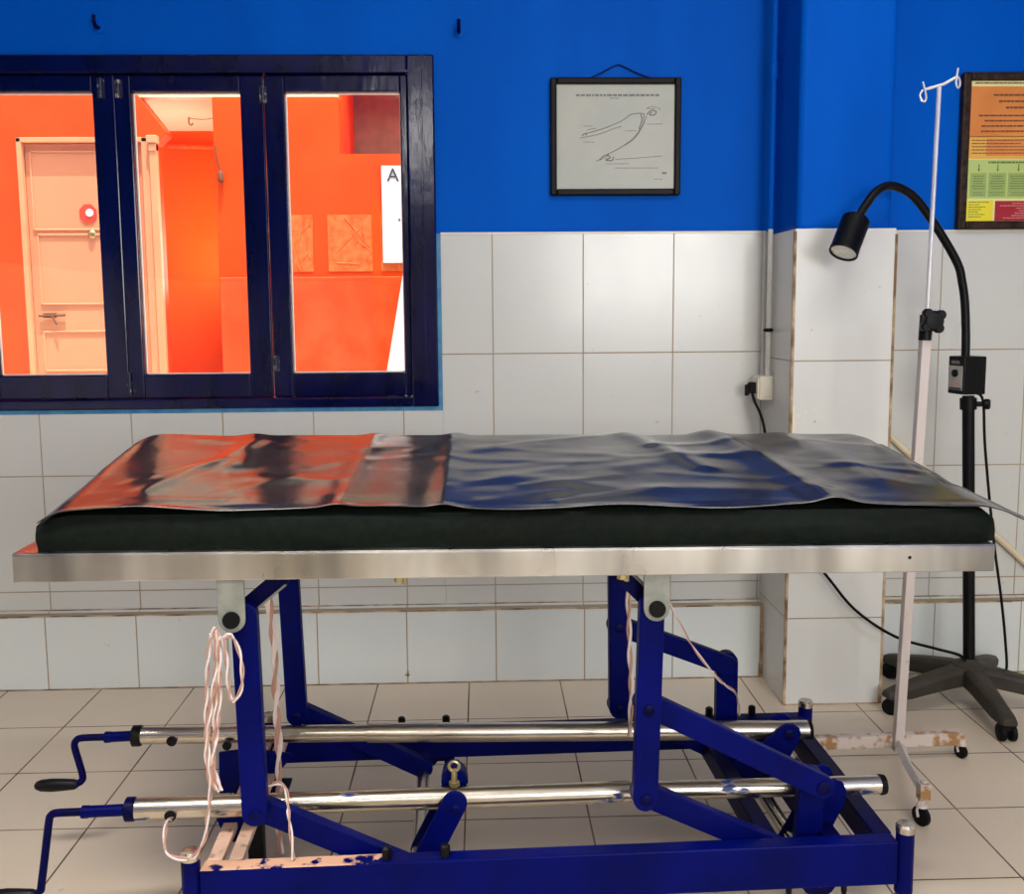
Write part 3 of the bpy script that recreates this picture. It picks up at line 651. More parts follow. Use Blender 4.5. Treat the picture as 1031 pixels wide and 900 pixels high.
# ------------------------------------------------------------------ examination lamp
LX, LY = 1.494, -0.315
la = tag(empty('examination_lamp', (LX, LY, 0)), 'black gooseneck examination lamp on a five-legged wheeled base', 'lamp')
for i in range(5):
    a = math.radians(193.6+72*i); u = Vector((math.cos(a), math.sin(a), 0)); v = Vector((-u.y, u.x, 0)); R0 = 0.265
    prof = [(0.02, 0.07, 0.128, 0.07), (0.08, 0.062, 0.121, 0.066), (0.15, 0.055, 0.108, 0.056), (0.22, 0.05, 0.092, 0.046), (0.265, 0.05, 0.081, 0.048), (0.295, 0.040, 0.072, 0.05)]
    m = MB(); rings = []
    for d_, wd, zt, zb in prof:
        c = u*d_
        q = [(-wd/2, zb), (wd/2, zb), (wd/2, zt-0.012), (wd*0.3, zt), (-wd*0.3, zt), (-wd/2, zt-0.012)]
        rings.append([m.bm.verts.new(c+v*s_+Vector((0, 0, z_))) for s_, z_ in q])
    for A, B in zip(rings, rings[1:]):
        for k in range(6): m._f([A[k], A[(k+1) % 6], B[(k+1) % 6], B[k]])
    m._f(rings[0][::-1]); m._f(rings[-1])
    leg = m.build('leg', M['brown_plastic'], la, bevel=0.004, smooth=True)
    m = MB(); c = u*0.27; r = 0.025; ax = (u*math.cos(0.6+i)+v*math.sin(0.6+i))
    for s in (-1, 1):
        b0 = Vector((c.x, c.y, r))+ax*s*0.015-ax*0.009
        m.lathe(b0, ax, [(r*0.7, 0), (r, 0.003), (r, 0.015), (r*0.7, 0.018)], 18)
    m.lathe((c.x, c.y, r), (0, 0, 1), [(0.012, 0), (0.02, 0.012), (0.014, 0.026), (0.008, 0.034)], 12)
    m.build('caster', M['rubber'], leg, smooth=True)
MB().lathe((0, 0, 0.07), (0, 0, 1), [(0.05, 0), (0.056, 0.02), (0.05, 0.058), (0.03, 0.066), (0.022, 0.075)], 24).build('hub', M['brown_plastic'], la, smooth=True)
# pole (leans a touch to the left)
def lp(pts): return [Vector(p)-Vector((LX, LY, 0)) for p in pts]
MB().tube([(0, 0, 0.12), (-0.040, 0, 0.955)], 0.0175, 18).build('pole', M['black_metal'], la, smooth=True)
m = MB(); m.lathe((-0.0385, 0, 0.915), (-0.048, 0, 1), [(0.024, 0), (0.024, 0.034)], 18)
m.build('collar', M['black_plastic'], la, smooth=True)
m = MB(); m.cyl((-0.02, -0.012, 0.932), (0.0, -0.02, 0.932), 0.008, 10); m.lathe((-0.004, -0.02, 0.932), (1, -0.5, 0), [(0.012, 0), (0.016, 0.004), (0.016, 0.016), (0.011, 0.02)], 14)
m.build('collar_knob', M['black_plastic'], la, smooth=True)
# control box, turned so that its label looks left
bx = bpy.data.objects.new('control_box', None)
a = math.radians(80); n1 = Vector((-math.sin(a), -math.cos(a), 0)); n2 = Vector((math.cos(a), -math.sin(a), 0)); cb_ = Vector((-0.047, 0.0, 1.018))
h = 0.056; k1 = 0.037; k2 = 0.037
pts = [cb_+n1*k1-n2*k2, cb_+n1*k1+n2*k2, cb_-n1*k1+n2*k2, cb_-n1*k1-n2*k2]
m = MB().prism([p-Vector((0, 0, h)) for p in pts], (0.0, 0, 2*h))
cbx = m.build('control_box', M['black_metal'], la, bevel=0.003)
m = MB(); e = n1*0.0008; up = Vector((0, 0, 1))
def onface(s0, s1, z0, z1, out=0.0008): return [cb_+n1*(k1+out-0.0006)+n2*s+up*z for s, z in ((s0, z0), (s1, z0), (s1, z1), (s0, z1))]
m.prism(onface(-0.031, 0.031, -0.044, 0.028), n1*0.0012); lab(m.build('label_plate', M['silver_label'], cbx), 'silver label with black and red print')
m = MB(); m.lathe(cb_+n1*k1+up*0.006, n1, [(0.012, 0), (0.011, 0.008), (0.008, 0.010)], 16); m.build('dial', M['black_plastic'], cbx, smooth=True)
for s0, s1, z0, z1, o_, mt in ((-0.022, 0.015, 0.034, 0.043, 0.0008, 'paleink'), (-0.028, 0.028, -0.043, -0.036, 0.0018, 'ink'), (-0.02, 0.02, -0.026, -0.023, 0.0018, 'pink_ink'), (-0.024, 0.0, -0.032, -0.029, 0.0018, 'pink_ink')):
    MB().prism(onface(s0, s1, z0, z1, o_), n1*0.001).build('printed_strip', M[mt], cbx)
# gooseneck
g = lp(smooth_path([(1.440, -0.315, 1.06), (1.4385, -0.315, 1.13), (1.431, -0.315, 1.23), (1.420, -0.315, 1.292), (1.403, -0.317, 1.346), (1.344, -0.325, 1.434),
                    (1.27, -0.34, 1.522), (1.217, -0.36, 1.554), (1.165, -0.38, 1.563), (1.121, -0.40, 1.544), (1.088, -0.41, 1.505), (1.068, -0.418, 1.477)], 6))
MB().tube(g, 0.0122, 14).build('gooseneck', M['black_plastic'], la, smooth=True)
ax = Vector((-0.42, -0.34, -0.84)).normalized(); top = Vector((1.060, -0.42, 1.468))-Vector((LX, LY, 0))
m = MB(); m.lathe(top, ax, [(0.012, -0.014), (0.016, -0.004), (0.034, 0.0), (0.0395, 0.006), (0.0395, 0.100), (0.0405, 0.104), (0.0405, 0.116), (0.036, 0.116), (0.033, 0.102), (0.02, 0.094)], 32)
hd = m.build('lamp_head', M['black_metal'], la, smooth=True)
m = MB(); m.lathe(top+ax*0.112, -ax, [(0.0355, 0), (0.033, 0.006), (0.024, 0.012), (0.012, 0.015), (0.006, 0.006)], 24)
lab(m.build('reflector', M['reflector'], hd, smooth=True), 'silvery lamp reflector in the open end')
m = MB(); m.lathe(top-ax*0.012, -ax, [(0.008, 0), (0.008, 0.012), (0.005, 0.014)], 10); m.build('neck_nut', M['ivsteel'], hd, smooth=True)
# its two cables
MB().tube(lp(smooth_path([(1.47, -0.33, 0.965), (1.487, -0.34, 0.94), (1.502, -0.335, 0.80), (1.542, -0.33, 0.53), (1.575, -0.33, 0.344), (1.596, -0.33, 0.2), (1.60, -0.335, 0.11), (1.57, -0.335, 0.09)], 5)), 0.004, 8).build('control_cable', M['rubber'], la, smooth=True)
MB().tube(lp(smooth_path([(0.866, -0.078, 0.957), (0.872, -0.092, 0.925), (0.886, -0.105, 0.89), (0.895, -0.13, 0.84), (0.898, -0.2, 0.72), (0.915, -0.33, 0.57), (0.965, -0.34, 0.488), (1.029, -0.335, 0.424), (1.124, -0.335, 0.311),
                          (1.249, -0.335, 0.225), (1.374, -0.335, 0.185), (1.455, -0.33, 0.16), (1.482, -0.325, 0.13)], 5)), 0.0045, 8).build('power_cord', M['rubber'], la, smooth=True)
m = MB(); m.prism(lp([(0.876, -0.092, 0.950), (0.876, -0.064, 0.950), (0.876, -0.064, 0.985), (0.876, -0.092, 0.985)]), (-0.02, 0, 0)).prism(lp([(0.857, -0.088, 0.945), (0.857, -0.068, 0.945), (0.857, -0.068, 0.98), (0.857, -0.088, 0.98)]), (-0.012, 0, -0.004))
m.build('plug', M['rubber'], la, bevel=0.003)

# ------------------------------------------------------------------ the bed (own axes: x along, y to the wall)
BO, BR = (-0.532, -1.488, 0), 0.031216
bed = tag(empty('examination_bed', BO, BR), 'navy steel examination bed with a stainless tray and two hand cranks', 'bed')
def tz(x): return 0.799-0.0123*(x+0.30)      # top of the tray
B = M['bedblue']; BV = 0.002
# tray
m = MB(); TX0, TX1, TD, FL = -0.300, 1.494, 0.615, 0.052
def slab(xa, xb, ya, yb, dz0, dz1):
    v = [m.bm.verts.new((x, y, tz(x)+dz)) for dz in (dz0, dz1) for x, y in ((xa, ya), (xb, ya), (xb, yb), (xa, yb))]
    for q in ((0,3,2,1),(4,5,6,7),(0,1,5,4),(1,2,6,5),(2,3,7,6),(3,0,4,7)): m._f([v[i] for i in q])
slab(TX0, TX1, 0, TD, -0.003, 0); slab(TX0, TX1, 0, 0.003, -FL, -0.003); slab(TX0, TX1, TD-0.003, TD, -FL, -0.003)
slab(TX0, TX0+0.003, 0.003, TD-0.003, -FL, -0.003); slab(TX1-0.003, TX1, 0.003, TD-0.003, -FL, -0.003)
slab(TX0, TX1, 0.003, 0.02, -FL, -FL+0.003)
m.build('tray', M['steel'], bed, bevel=0.002)
m = MB()
for x in (1.33,): m.lathe((x, 0.001, tz(x)-0.024), (0, -1, 0), [(0.004, 0), (0.003, 0.002)], 8)
m.build('rivet', M['black_metal'], bed, smooth=True)
for x in (0.38, 0.79):
    m = MB(); m.cyl((x, 0.012, tz(x)-FL+0.001), (x, 0.012, tz(x)-FL-0.009), 0.010, 6); m.cyl((x+0.008, 0.014, tz(x)-FL), (x+0.008, 0.014, tz(x)-FL-0.014), 0.005, 8)
    m.build('weld_bolt', M['brass'], bed, smooth=True)
# hangers below the tray
def bracket(xc, y0, y1):
    zt = tz(xc)-FL; zp = 0.668; w2 = 0.0245
    pts = [(xc-w2, zt+0.002), (xc+w2, zt+0.002)]
    for i in range(11):
        a = -math.pi*i/10; pts.append((xc+w2*math.cos(a), zp+w2*math.sin(a)))
    b = MB().xz(pts, y0, y1).build('tray_bracket', M['galv'], bed, bevel=0.0015)
    m = MB(); m.cyl((xc, y0-0.006, zp), (xc, y1+0.03, zp), 0.0155, 20); lab(m.build('pivot_tube', M['rubber'], b, smooth=True), 'dark pivot tube end')
for xc in (0.077, 0.854):
    bracket(xc, 0.004, 0.010); bracket(xc+0.02, 0.50, 0.506)
def brace(x0, z0, x1, z1, y0, y1):
    o_ = MB().bar((x0, z0), (x1, z1), 0.032, y0, y0+0.004).build('tray_brace', M['bedblue_dark'], bed, bevel=0.001)
    m = MB()
    d_ = Vector((x1-x0, z1-z0)).normalized(); n_ = Vector((-d_.y, d_.x))*0.017
    m.xz([(x0-n_.x, z0-n_.y), (x1-n_.x, z1-n_.y), (x1-n_.x*0.75, z1-n_.y*0.75), (x0-n_.x*0.75, z0-n_.y*0.75)], y0-0.002, y1)
    lab(m.build('brace_lip', M['galv'], o_, bevel=0.001), 'grey galvanised lip')
brace(0.092, 0.676, 0.160, 0.732, 0.042, 0.075); brace(0.838, 0.680, 0.79, 0.728, 0.042, 0.075)
# uprights, lower arms, upper arms
def bolt_disc(par, x, z, y, r=0.011):
    MB().lathe((x, y, z), (0, -1, 0), [(r, 0), (r, 0.003), (r*0.6, 0.005)], 14).build('pivot_bolt', M['bedblue_dark'], par, smooth=True)
PW = 0.047
def upright(x0, zt, x1, zb, y0):
    o = MB().bar((x0, zt), (x1, zb), PW, y0, y0+0.026).build('upright', B, bed, bevel=BV)
    bolt_disc(o, x1, zb, y0); return o
upright(0.096, 0.672, 0.102, 0.290, 0.014); u2 = upright(0.848, 0.672, 0.838, 0.290, 0.014); bolt_disc(u2, 0.842, 0.468, 0.014)
upright(0.100, 0.675, 0.111, 0.288, 0.474); u4 = upright(0.862, 0.675, 0.866, 0.280, 0.474); bolt_disc(u4, 0.864, 0.478, 0.474)
def arm(p, q, y0, name='lower_arm'):
    return MB().bar(p, q, 0.046, y0, y0+0.024).build(name, B, bed, bevel=BV)
arm((0.102, 0.286), (0.40, 0.142), 0.044); arm((0.838, 0.286), (1.172, 0.128), 0.044)
arm((0.111, 0.286), (0.40, 0.135), 0.504); arm((0.866, 0.278), (1.172, 0.122), 0.504)
a1 = arm((0.842, 0.468), (1.196, 0.285), 0.044, 'upper_arm'); a2 = arm((0.864, 0.474), (1.135, 0.366), 0.504, 'upper_arm')
# fixed posts that carry the upper arms
o = MB().bar((1.184, 0.286), (1.179, 0.115), 0.052, 0.072, 0.098).build('arm_post', B, bed, bevel=BV)
bolt_disc(o, 1.196, 0.285, 0.044, 0.014)
MB().bar((1.140, 0.366), (1.140, 0.15), 0.052, 0.530, 0.556).build('arm_post', B, bed, bevel=BV)
# base frame
MB().box(0, 1.33, 0, 0.036, 0.105, 0.193).build('side_rail', M['rail'], bed, bevel=0.003)
MB().box(0.01, 1.36, 0.598, 0.634, 0.118, 0.193).build('side_rail', M['rail'], bed, bevel=0.003)
m = MB()
for xa, xb in ((0.006, 0.034), (0.046, 0.072)): m.box(xa, xb, 0.037, 0.597, 0.178, 0.193).box(xa, xa+0.004, 0.037, 0.597, 0.15, 0.178)
lab(m.build('end_beam', M['worn_pink'], bed, bevel=0.0015), 'end beam worn down to pink primer')
m = MB(); m.prism([(1.296, 0.037, 0.193), (1.332, 0.037, 0.193), (1.345, 0.60, 0.193), (1.309, 0.60, 0.193)], (0, 0, -0.006)).prism([(1.296, 0.037, 0.187), (1.302, 0.037, 0.187), (1.315, 0.6, 0.187), (1.309, 0.6, 0.187)], (0, 0, -0.05))
m.build('end_beam', M['bedblue_dark'], bed, bevel=0.0015)
for x in (1.095, 1.219):
    m = MB(); m.box(x-0.017, x+0.017, 0.037, 0.597, 0.178, 0.183).box(x-0.017, x-0.012, 0.037, 0.597, 0.135, 0.178)
    m.build('cross_beam', M['bedblue_dark'], bed, bevel=0.0015)
def post(x, y, zc):
    o = MB().cyl((x, y, 0.085), (x, y, zc), 0.0175, 20).build('corner_post', B, bed, smooth=True)
    MB().lathe((x, y, zc-0.004), (0, 0, 1), [(0.0182, 0), (0.0186, 0.012), (0.0155, 0.0165), (0.006, 0.0145)], 20).build('end_cap', M['chrome'], o, smooth=True)
    m = MB(); caster_mesh(m, x, y, 0.086, 0.036, 0.024, 0.9); m.build('caster', [M['galv'], M['rubber']], o, smooth=True)
for x, y, zc in ((-0.018, 0.012, 0.215), (1.348, 0.012, 0.212), (0.012, 0.652, 0.212), (1.372, 0.630, 0.212)): post(x, y, zc)
MB().box(0.029, 0.062, 0.285, 0.315, 0.004, 0.16).build('support_leg', M['black_metal'], bed, bevel=BV)
# torque shafts in bearing blocks
for xs_, y0 in ((0.40, 'l'), (1.176, 'r')):
    MB().cyl((xs_, 0.002, 0.120), (xs_, 0.632, 0.120), 0.0155, 16).build('torque_shaft', M['chrome'], bed, smooth=True)
    for y in (-0.002, 0.606):
        short = y0 == 'r' and y < 0
        m = MB(); pts = [(xs_+0.036*math.cos(a), 0.118+0.034*math.sin(a)) for a in [math.pi*i/8 for i in range(-8, 8)]]
        m.xz(pts, y+0.004, y+0.03); m.box(xs_-0.075, xs_+0.075, y+0.006, y+0.03, 0.103, 0.117)
        bl = m.build('bearing_block', M['bedblue_dark'], bed, bevel=BV)
        for dx in (-0.055, 0.055):
            m = MB(); m.lathe((xs_+dx, y+0.018, 0.080), (0, 0, 1), [(0.004, 0), (0.006, 0.01), (0.006, 0.035)] + ([(0.0095, 0.0365), (0.0095, 0.046)] if short else [(0.006, 0.11), (0.0095, 0.1115), (0.0095, 0.134), (0.006, 0.137)]), 6 if dx < 0 else 8)
            m.build('bolt', M['black_metal'], bl, smooth=True, angle=0.5)
# crank tubes
MB().cyl((-0.162, 0.14, 0.247), (0.832, 0.14, 0.2455), 0.0215, 28).build('crank_tube', M['chrome_blue'], bed, smooth=True)
o = MB().cyl((0.832, 0.14, 0.2455), (1.352, 0.14, 0.240), 0.0190, 28).build('crank_tube', M['chrome_blue'], bed, smooth=True)
MB().lathe((1.350, 0.14, 0.240), (1, 0, 0), [(0.0205, 0), (0.021, 0.004), (0.0195, 0.012), (0.012, 0.014)], 24).build('end_cap', M['rubber'], o, smooth=True)
MB().cyl((-0.229, 0.42, 0.278), (0.279, 0.42, 0.267), 0.0190, 28).build('crank_tube', M['chrome'], bed, smooth=True)
o = MB().cyl((0.279, 0.42, 0.267), (1.302, 0.42, 0.239), 0.0218, 28).build('crank_tube', M['chrome'], bed, smooth=True)
MB().lathe((1.300, 0.42, 0.239), (1, 0, 0), [(0.0225, 0), (0.0225, 0.008), (0.012, 0.010)], 24).build('end_cap', M['rubber'], o, smooth=True)
def tube_fit(x, y, z, ye, tall):
    m = MB(); m.lathe((x-0.008, y, z), (1, 0, 0), [(0.018, 0), (0.0235, 0.003), (0.0235, 0.018), (0.0215, 0.022)], 24)
    m.build('tube_collar', M['bedblue_dark'] if not tall else M['black_metal'], bed, smooth=True)
    m = MB(); m.lathe((x+0.085, y-0.018, z-0.006), (0, -1, 0), [(0.010, 0), (0.0115, 0.003), (0.0115, 0.006), (0.006, 0.008)], 16)
    m.build('tube_screw', M['black_metal'], bed, smooth=True)
tube_fit(-0.238, 0.42, 0.278, 0, True); tube_fit(-0.167, 0.14, 0.247, 0, False)
def crank(y, x0, z0, xc, xr, x2, z2, xh):
    c = MB(); c.cyl((x0, y, z0), (xc, y, z0-0.001), 0.0115, 16); c.lathe((xc, y, z0-0.001), (1, 0, 0), [(0.0125, 0), (0.0125, 0.012)], 16)
    o = c.build('crank', B, bed, smooth=True)
    r = MB(); r.tube(smooth_path([(xc+0.01, y, z0-0.001), (xr+0.018, y, z0-0.001), (xr+0.004, y, z0-0.006), (xr-0.001, y, z0-0.02), ((xr+x2)/2, y, (z0+z2)/2), (x2+0.001, y, z2+0.02), (x2-0.002, y, z2+0.008), (x2-0.014, y, z2+0.001), (x2-0.03, y, z2)], 5), 0.0078, 12)
    r.build('crank_rod', M['bedblue_dark'], o, smooth=True)
    g = MB(); L = abs(xh-(x2-0.012)); g.lathe((x2-0.012, y, z2), (-1, 0, 0), [(0.009, 0), (0.0115, 0.006), (0.0135, L*0.35), (0.0145, L*0.6), (0.013, L*0.85), (0.009, L*0.96), (0.004, L)], 18)
    lab(g.build('handle', M['black_plastic'], o, smooth=True), 'black crank handle')
crank(0.42, -0.238, 0.278, -0.305, -0.372, -0.360, 0.169, -0.465)
crank(0.14, -0.172, 0.246, -0.258, -0.322, -0.346, 0.076, -0.450)
# levers that the crank nuts push
def lever(xt, zt, xb, zb, y):
    for s in (-1, 1):
        o = MB().bar((xt, zt), (xb, zb), 0.050, y+s*0.034-0.004, y+s*0.034+0.004).build('lever', B, bed, bevel=BV)
        bolt_disc(o, xt, zt-0.01, y+s*0.034-0.004, 0.009)
lever(0.474, 0.252, 0.407, 0.120, 0.14)
m = MB(); m.cyl((0.474, 0.14, 0.268), (0.474, 0.14, 0.305), 0.006, 10); m.lathe((0.474, 0.14, 0.272), (0, 0, 1), [(0.011, 0), (0.011, 0.008), (0.006, 0.009)], 6)
m.torus((0.474, 0.14, 0.312), (0, 1, 0), 0.010, 0.0035)
lab(m.build('eye_bolt', M['brass'], bed, smooth=True), 'brassy eye bolt above the lever')
m = MB(); m.xz([(0.447, 0.262), (0.452, 0.285), (0.466, 0.297), (0.482, 0.297), (0.496, 0.285), (0.503, 0.262)], 0.165, 0.205); m.build('lever_clevis', B, bed, bevel=BV)
# right lever plates (rear) and gussets
for y in (0.386, 0.446):
    pts = [(1.083, 0.150), (1.13, 0.19), (1.215, 0.25)] + [(1.245+0.03*math.cos(a), 0.24+0.03*math.sin(a)) for a in (2.4, 1.8, 1.2, 0.6, 0.0)] + [(1.235, 0.16), (1.21, 0.10), (1.176, 0.09), (1.14, 0.10)]
    o = MB().xz(pts, y, y+0.008).build('lever_plate', B, bed, bevel=BV); bolt_disc(o, 1.245, 0.243, y, 0.013)
for y in (0.104, 0.172):
    pts = [(1.20, 0.205), (1.212, 0.262)] + [(1.24+0.028*math.cos(a), 0.245+0.028*math.sin(a)) for a in (2.2, 1.5, 0.8, 0.0)] + [(1.262, 0.215), (1.205, 0.10), (1.176, 0.088), (1.145, 0.105)]
    MB().xz(pts, y, y+0.007).build('lever_plate', B, bed, bevel=BV)
o = MB().xz([(-0.049, 0.246), (0.012, 0.252), (0.115, 0.237), (0.05, 0.150), (-0.052, 0.150)], 0.388, 0.396).build('tube_bracket', B, bed, bevel=BV)
MB().lathe((-0.03, 0.388, 0.262), (0, -1, 0), [(0.01, -0.004), (0.01, 0.004), (0.006, 0.007)], 12).build('bolt', M['black_metal'], o, smooth=True)
MB().xz([(-0.02, 0.235), (0.05, 0.235), (0.065, 0.150), (0.01, 0.150)], 0.175, 0.183).build('tube_bracket', B, bed, bevel=BV)
MB().box(-0.02, 0.10, 0.386, 0.454, 0.143, 0.151).build('bracket_foot', M['bedblue_dark'], bed, bevel=BV)

# ------------------------------------------------------------------ mattress
BM = Matrix.Translation(BO) @ Matrix.Rotation(BR, 4, 'Z')
def topz(x, y):
    t = min(max((y-0.02)/0.54, 0), 1.05); t = min(t, 1.0)
    k = min(max((x-0.25)/0.35, 0), 1); e_ = 1.05+0.27*k
    h = 0.070+0.058*(1-(1-t)**e_)
    for e, s in ((-0.262, 1), (1.505, -1)):
        d_ = (x-e)*s
        if d_ < 0.07: h -= 0.022*(1-max(d_, 0)/0.07)**2
    return tz(x)+h
def mattress():
    bm = bmesh.new(); nx = 90; xs_ = [-0.266+(1.505+0.266)*i/nx for i in range(nx+1)]; rings = []
    for i, x in enumerate(xs_):
        d_ = min(x+0.266, 1.505-x); ins = 0.012*(1-min(d_/0.03, 1))**2
        y0, y1 = 0.018+ins, 0.575-ins; zb = tz(x)+0.0005
        pr = []
        for k in range(7):                                # front face, bulging
            t = k/6; zt = topz(x, 0.03)-0.006
            pr.append((y0-0.008*math.sin(math.pi*t)+0.0025*noise.noise(Vector((x*9, t*3, 1))), zb+(zt-zb)*t))
        for k in range(1, 15):
            t = k/15; y = y0+0.008+(y1-y0-0.016)*t; pr.append((y, topz(x, y)-0.002))
        for k in range(6):
            t = 1-k/5; zt = topz(x, 0.56)-0.008; pr.append((y1+0.008*math.sin(math.pi*t), zb+(zt-zb)*t))
        rings.append([bm.verts.new((x, y, z)) for y, z in pr])
    n = len(rings[0])
    for a, b in zip(rings, rings[1:]):
        for k in range(n): bm.faces.new([a[k], a[(k+1) % n], b[(k+1) % n], b[k]])
    bm.faces.new(rings[0][::-1]); bm.faces.new(rings[-1])
    bmesh.ops.recalc_face_normals(bm, faces=bm.faces)
    me = bpy.data.meshes.new('mattress'); bm.to_mesh(me); bm.free(); me.materials.append(M['mattress'])
    for p in me.polygons: p.use_smooth = True
    me.set_sharp_from_angle(angle=1.0)
    o = bpy.data.objects.new('mattress', me); COL.objects.link(o); o.matrix_world = BM
    return o
tag(mattress(), 'dark greenish black foam mattress lying on the steel tray', 'mattress')

# ------------------------------------------------------------------ plastic sheet
CREASES = [((0.463, 0.0), (0.49, 0.60), 0.006, 0.026), ((0.27, 0.0), (0.30, 0.6), 0.005, 0.026), ((1.19, 0.0), (1.09, 0.6), 0.011, 0.035), ((1.0, 0.25), (0.88, 0.6), 0.006, 0.03),
           ((0.04, 0.3), (0.02, 0.6), 0.006, 0.03), ((-0.10, 0.1), (0.05, 0.5), 0.003, 0.02), ((1.33, 0.15), (1.26, 0.6), 0.005, 0.04)]
RIDGES = [((-0.05, -0.1), (-0.19, 0.62), 0.034, 0.13), ((0.135, -0.1), (0.07, 0.62), 0.012, 0.06), ((0.39, -0.1), (0.40, 0.62), 0.010, 0.06)]
_r = random.Random(11); SHORT = []
for i in range(26):
    cx_, cy_ = _r.uniform(0.52, 1.42), _r.uniform(0.03, 0.52); a_ = _r.uniform(-0.55, 0.75); L_ = _r.uniform(0.06, 0.20)
    SHORT.append(((cx_-L_*math.cos(a_), cy_-L_*math.sin(a_)*0.7), (cx_+L_*math.cos(a_), cy_+L_*math.sin(a_)*0.7), _r.uniform(0.0008, 0.0024), _r.uniform(0.014, 0.032)))
for i in range(12):
    cx_, cy_ = _r.uniform(-0.2, 0.44), _r.uniform(0.05, 0.5); a_ = _r.uniform(-0.4, 1.2); L_ = _r.uniform(0.04, 0.12)
    SHORT.append(((cx_-L_*math.cos(a_), cy_-L_*math.sin(a_)), (cx_+L_*math.cos(a_), cy_+L_*math.sin(a_)), _r.uniform(0.0006, 0.0018), _r.uniform(0.012, 0.025)))
def seg_d(p, a, b):
    ax_, ay_ = a; bx_, by_ = b; dx, dy = bx_-ax_, by_-ay_; t = ((p[0]-ax_)*dx+(p[1]-ay_)*dy)/(dx*dx+dy*dy); tc = min(max(t, 0), 1)
    cx_, cy_ = ax_+tc*dx, ay_+tc*dy; side = (p[0]-ax_)*dy-(p[1]-ay_)*dx
    return math.hypot(p[0]-cx_, p[1]-cy_), (1 if side > 0 else -1)
def wrinkle(x, y):
    h = 0.0
    for a, b, hh, wd in CREASES:
        d_, sd = seg_d((x, y), a, b)
        h += hh*math.exp(-(d_/wd)**2)*(1.0 if sd > 0 else 1.0)
    for a, b, hh, wd in SHORT:
        d_, sd = seg_d((x, y), a, b)
        if d_ < wd*3: h += hh*math.exp(-(d_/wd)**2)
    for a, b, sl, wd in RIDGES:
        d_, sd = seg_d((x, y), a, b); d_ = math.sqrt(d_*d_+0.00003)
        h += sl*(wd-d_) if d_ < wd else 0
    n1_ = noise.fractal(Vector((x*3.0+4, y*5.5, 0.3)), 1.0, 2.0, 3)
    n2_ = noise.noise(Vector((x*6+y*3.5, y*13-x*1.5, 2.1)))
    n3_ = 1-abs(noise.noise(Vector((x*8+y*4.0, y*16-x*4, 7.7))))
    k = min(max((x-0.3)/0.3, 0), 1)
    h += (0.0016+0.0003*k)*n1_+0.0006*n2_+0.0004*n3_
    return h
def sheet():
    bm = bmesh.new(); NX, NY = 420, 120; X0, X1 = -0.250, 1.520; grid = []
    for i in range(NX+1):
        u = i/NX; col = []
        x = X0+(X1-X0)*u
        yf = 0.000+0.006*math.sin(x*7.0)+0.008*noise.noise(Vector((x*4, 0, 5)))
        yb = 0.578+0.006*noise.noise(Vector((x*5, 3, 1)))
        for j in range(NY+1):
            v = j/NY; y = yf+(yb-yf)*v
            z = topz(x, y)+0.0045+max(-0.001, wrinkle(x, y)+0.003)
            if y < 0.03:                                   # front lip, wavy
                z += (0.03-y)/0.03*(0.008*noise.noise(Vector((x*4.5, 1, 9)))-0.001)
            if x > 1.42:                                   # loose right end
                k = (x-1.42)/0.1; z -= 0.010*k*k*(0.3+0.7*(1-v)); 
            xx = x+ (0.045*max(0, (x-1.40)/0.12)*max(0, 1-y/0.22) if x > 1.40 else 0)
            if x < -0.20: z -= 0.008*((-0.20-x)/0.056)**2*(1.0 if y < 0.2 else max(0.35, 1-(y-0.2)/0.2))
            col.append(bm.verts.new((xx, y, z)))
        grid.append(col)
    for i in range(NX):
        for j in range(NY): bm.faces.new([grid[i][j], grid[i+1][j], grid[i+1][j+1], grid[i][j+1]])
    me = bpy.data.meshes.new('plastic_sheet'); bm.to_mesh(me); bm.free(); me.materials.append(M['sheet'])
    for p in me.polygons: p.use_smooth = True
    o = bpy.data.objects.new('plastic_sheet', me); COL.objects.link(o); o.matrix_world = BM
    s = o.modifiers.new('thickness', 'SOLIDIFY'); s.thickness = 0.0016; s.offset = 1
    return o
tag(sheet(), 'creased glossy black plastic sheet spread over the mattress', 'sheet')

# ------------------------------------------------------------------ twisted wires
def twisted(m, path, rad=0.0022, sep=0.0024, turns=40.0, per=8):
    P = smooth_path(path, per); L = [0]
    for a, b in zip(P, P[1:]): L.append(L[-1]+(b-a).length)
    # resample evenly
    n = max(12, int(L[-1]/0.008)); Q = []; j = 0
    for i in range(n+1):
        s = L[-1]*i/n
        while j < len(L)-2 and L[j+1] < s: j += 1
        t = (s-L[j])/max(1e-9, L[j+1]-L[j]); Q.append(P[j].lerp(P[j+1], t))
    for k in range(2):
        pts = []
        for i, p in enumerate(Q):
            t = (Q[min(i+1, n)]-Q[max(i-1, 0)]).normalized(); u = t.orthogonal().normalized(); w_ = t.cross(u)
            a = L[-1]*i/n*turns*2+math.pi*k
            pts.append(p+sep*(math.cos(a)*u+math.sin(a)*w_))
        m.mi = k; m.tube(pts, rad if k == 0 else rad*0.82, 6)
WM = [M['wire_white'], M['wire_red']]
def wire_obj(paths, label, **kw):
    e = None
    m = MB()
    for p in paths: twisted(m, p, **kw)
    o = m.build('twisted_wire', WM, None, smooth=True); o.matrix_world = BM
    return tag(o, label, 'wire', 'twisted wires hung on the bed frame')
y = -0.014
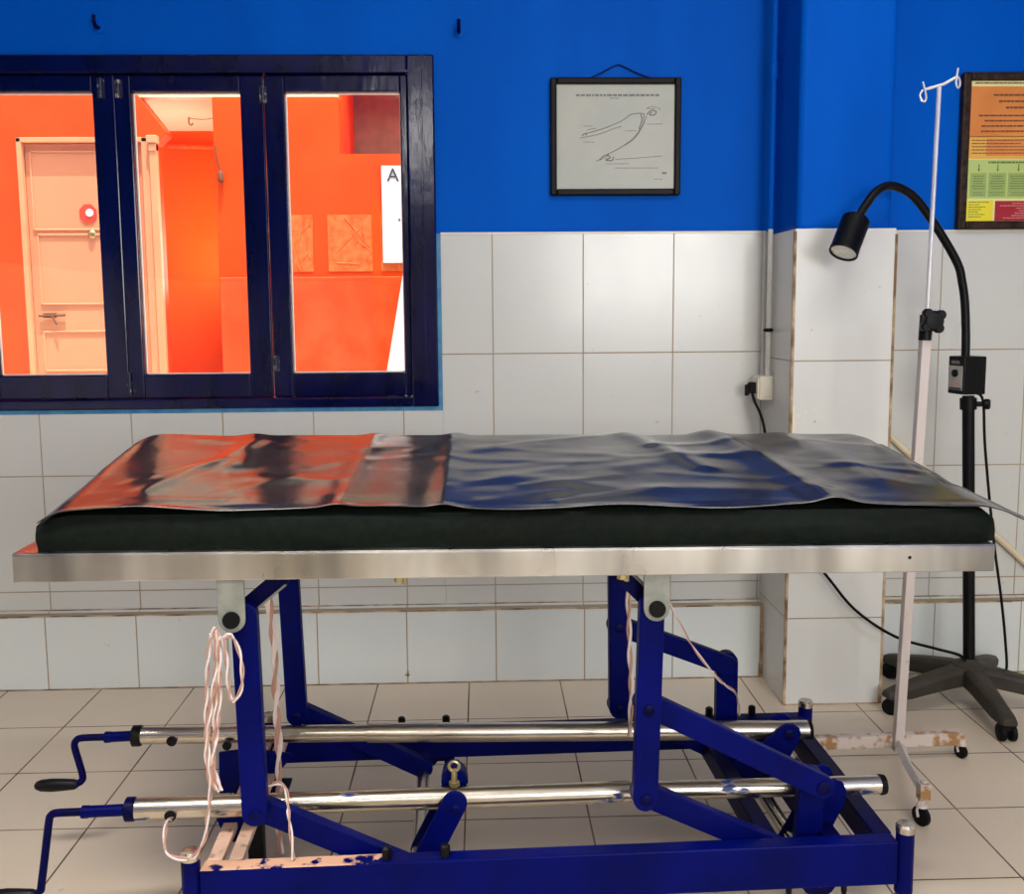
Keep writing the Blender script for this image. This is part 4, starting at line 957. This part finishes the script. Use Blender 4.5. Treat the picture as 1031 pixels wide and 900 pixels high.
wire_obj([[(0.052, y, 0.66), (0.040, y, 0.63), (0.031, y, 0.536), (0.026, y, 0.424), (0.030, y, 0.35), (0.022, y, 0.30), (0.017, y, 0.262), (-0.006, y, 0.226)],
          [(0.055, y, 0.655), (0.058, y-0.004, 0.60), (0.052, y, 0.498), (0.038, y, 0.41), (0.048, y, 0.357), (0.036, y-0.003, 0.37), (0.030, y, 0.45), (0.046, y-0.004, 0.56), (0.060, y, 0.645)],
          [(0.066, y, 0.640), (0.080, y, 0.645), (0.095, y, 0.60), (0.094, y, 0.55), (0.080, y, 0.523), (0.072, y, 0.535), (0.069, y, 0.60), (0.064, y, 0.642)],
          [(0.045, y, 0.65), (0.052, y, 0.58), (0.044, y, 0.50), (0.040, y, 0.43), (0.034, y, 0.39), (0.052, y, 0.355)]],
         'looped pink and white twisted wire hanging from the left front bracket')
wire_obj([[(-0.077, 0.112, 0.238), (-0.070, 0.05, 0.262), (-0.06, 0.0, 0.238), (-0.04, -0.012, 0.228), (-0.018, -0.009, 0.222)]],
         'short twisted wire strung from the lower crank tube to the corner post', turns=30)
wire_obj([[(0.088, 0.30, 0.735), (0.092, 0.30, 0.62), (0.094, 0.30, 0.54), (0.099, 0.30, 0.43), (0.096, 0.30, 0.34), (0.098, 0.305, 0.19), (0.090, 0.305, 0.12), (0.096, 0.305, 0.05)],
          [(0.094, 0.30, 0.735), (0.087, 0.302, 0.62), (0.100, 0.30, 0.52), (0.094, 0.302, 0.42), (0.102, 0.30, 0.33), (0.094, 0.305, 0.19), (0.100, 0.305, 0.12), (0.092, 0.305, 0.07)]],
         'braided twisted wire hanging straight down beside the left rear upright', rad=0.0036, sep=0.004, turns=26)
wire_obj([[(0.105, 0.076, 0.275), (0.124, 0.076, 0.318), (0.150, 0.074, 0.312), (0.163, 0.030, 0.268), (0.168, 0.022, 0.22), (0.170, 0.020, 0.196)]],
         'twisted wire looped over the left front arm down to the side rail', turns=30)
wire_obj([[(0.850, 0.30, 0.73), (0.853, 0.30, 0.62), (0.856, 0.30, 0.52), (0.861, 0.30, 0.385), (0.858, 0.30, 0.29)]],
         'braided twisted wire hanging between the two right uprights', rad=0.0032, sep=0.0034, turns=26)
wire_obj([[(0.90, 0.22, 0.72), (0.905, 0.22, 0.66), (0.925, 0.22, 0.613), (0.977, 0.22, 0.516), (1.04, 0.24, 0.435), (1.09, 0.30, 0.385), (1.118, 0.36, 0.33), (1.13, 0.395, 0.29)]],
         'thin pink wire slanting from the right bracket to the rear crank tube', rad=0.0017, sep=0.0017, turns=20)
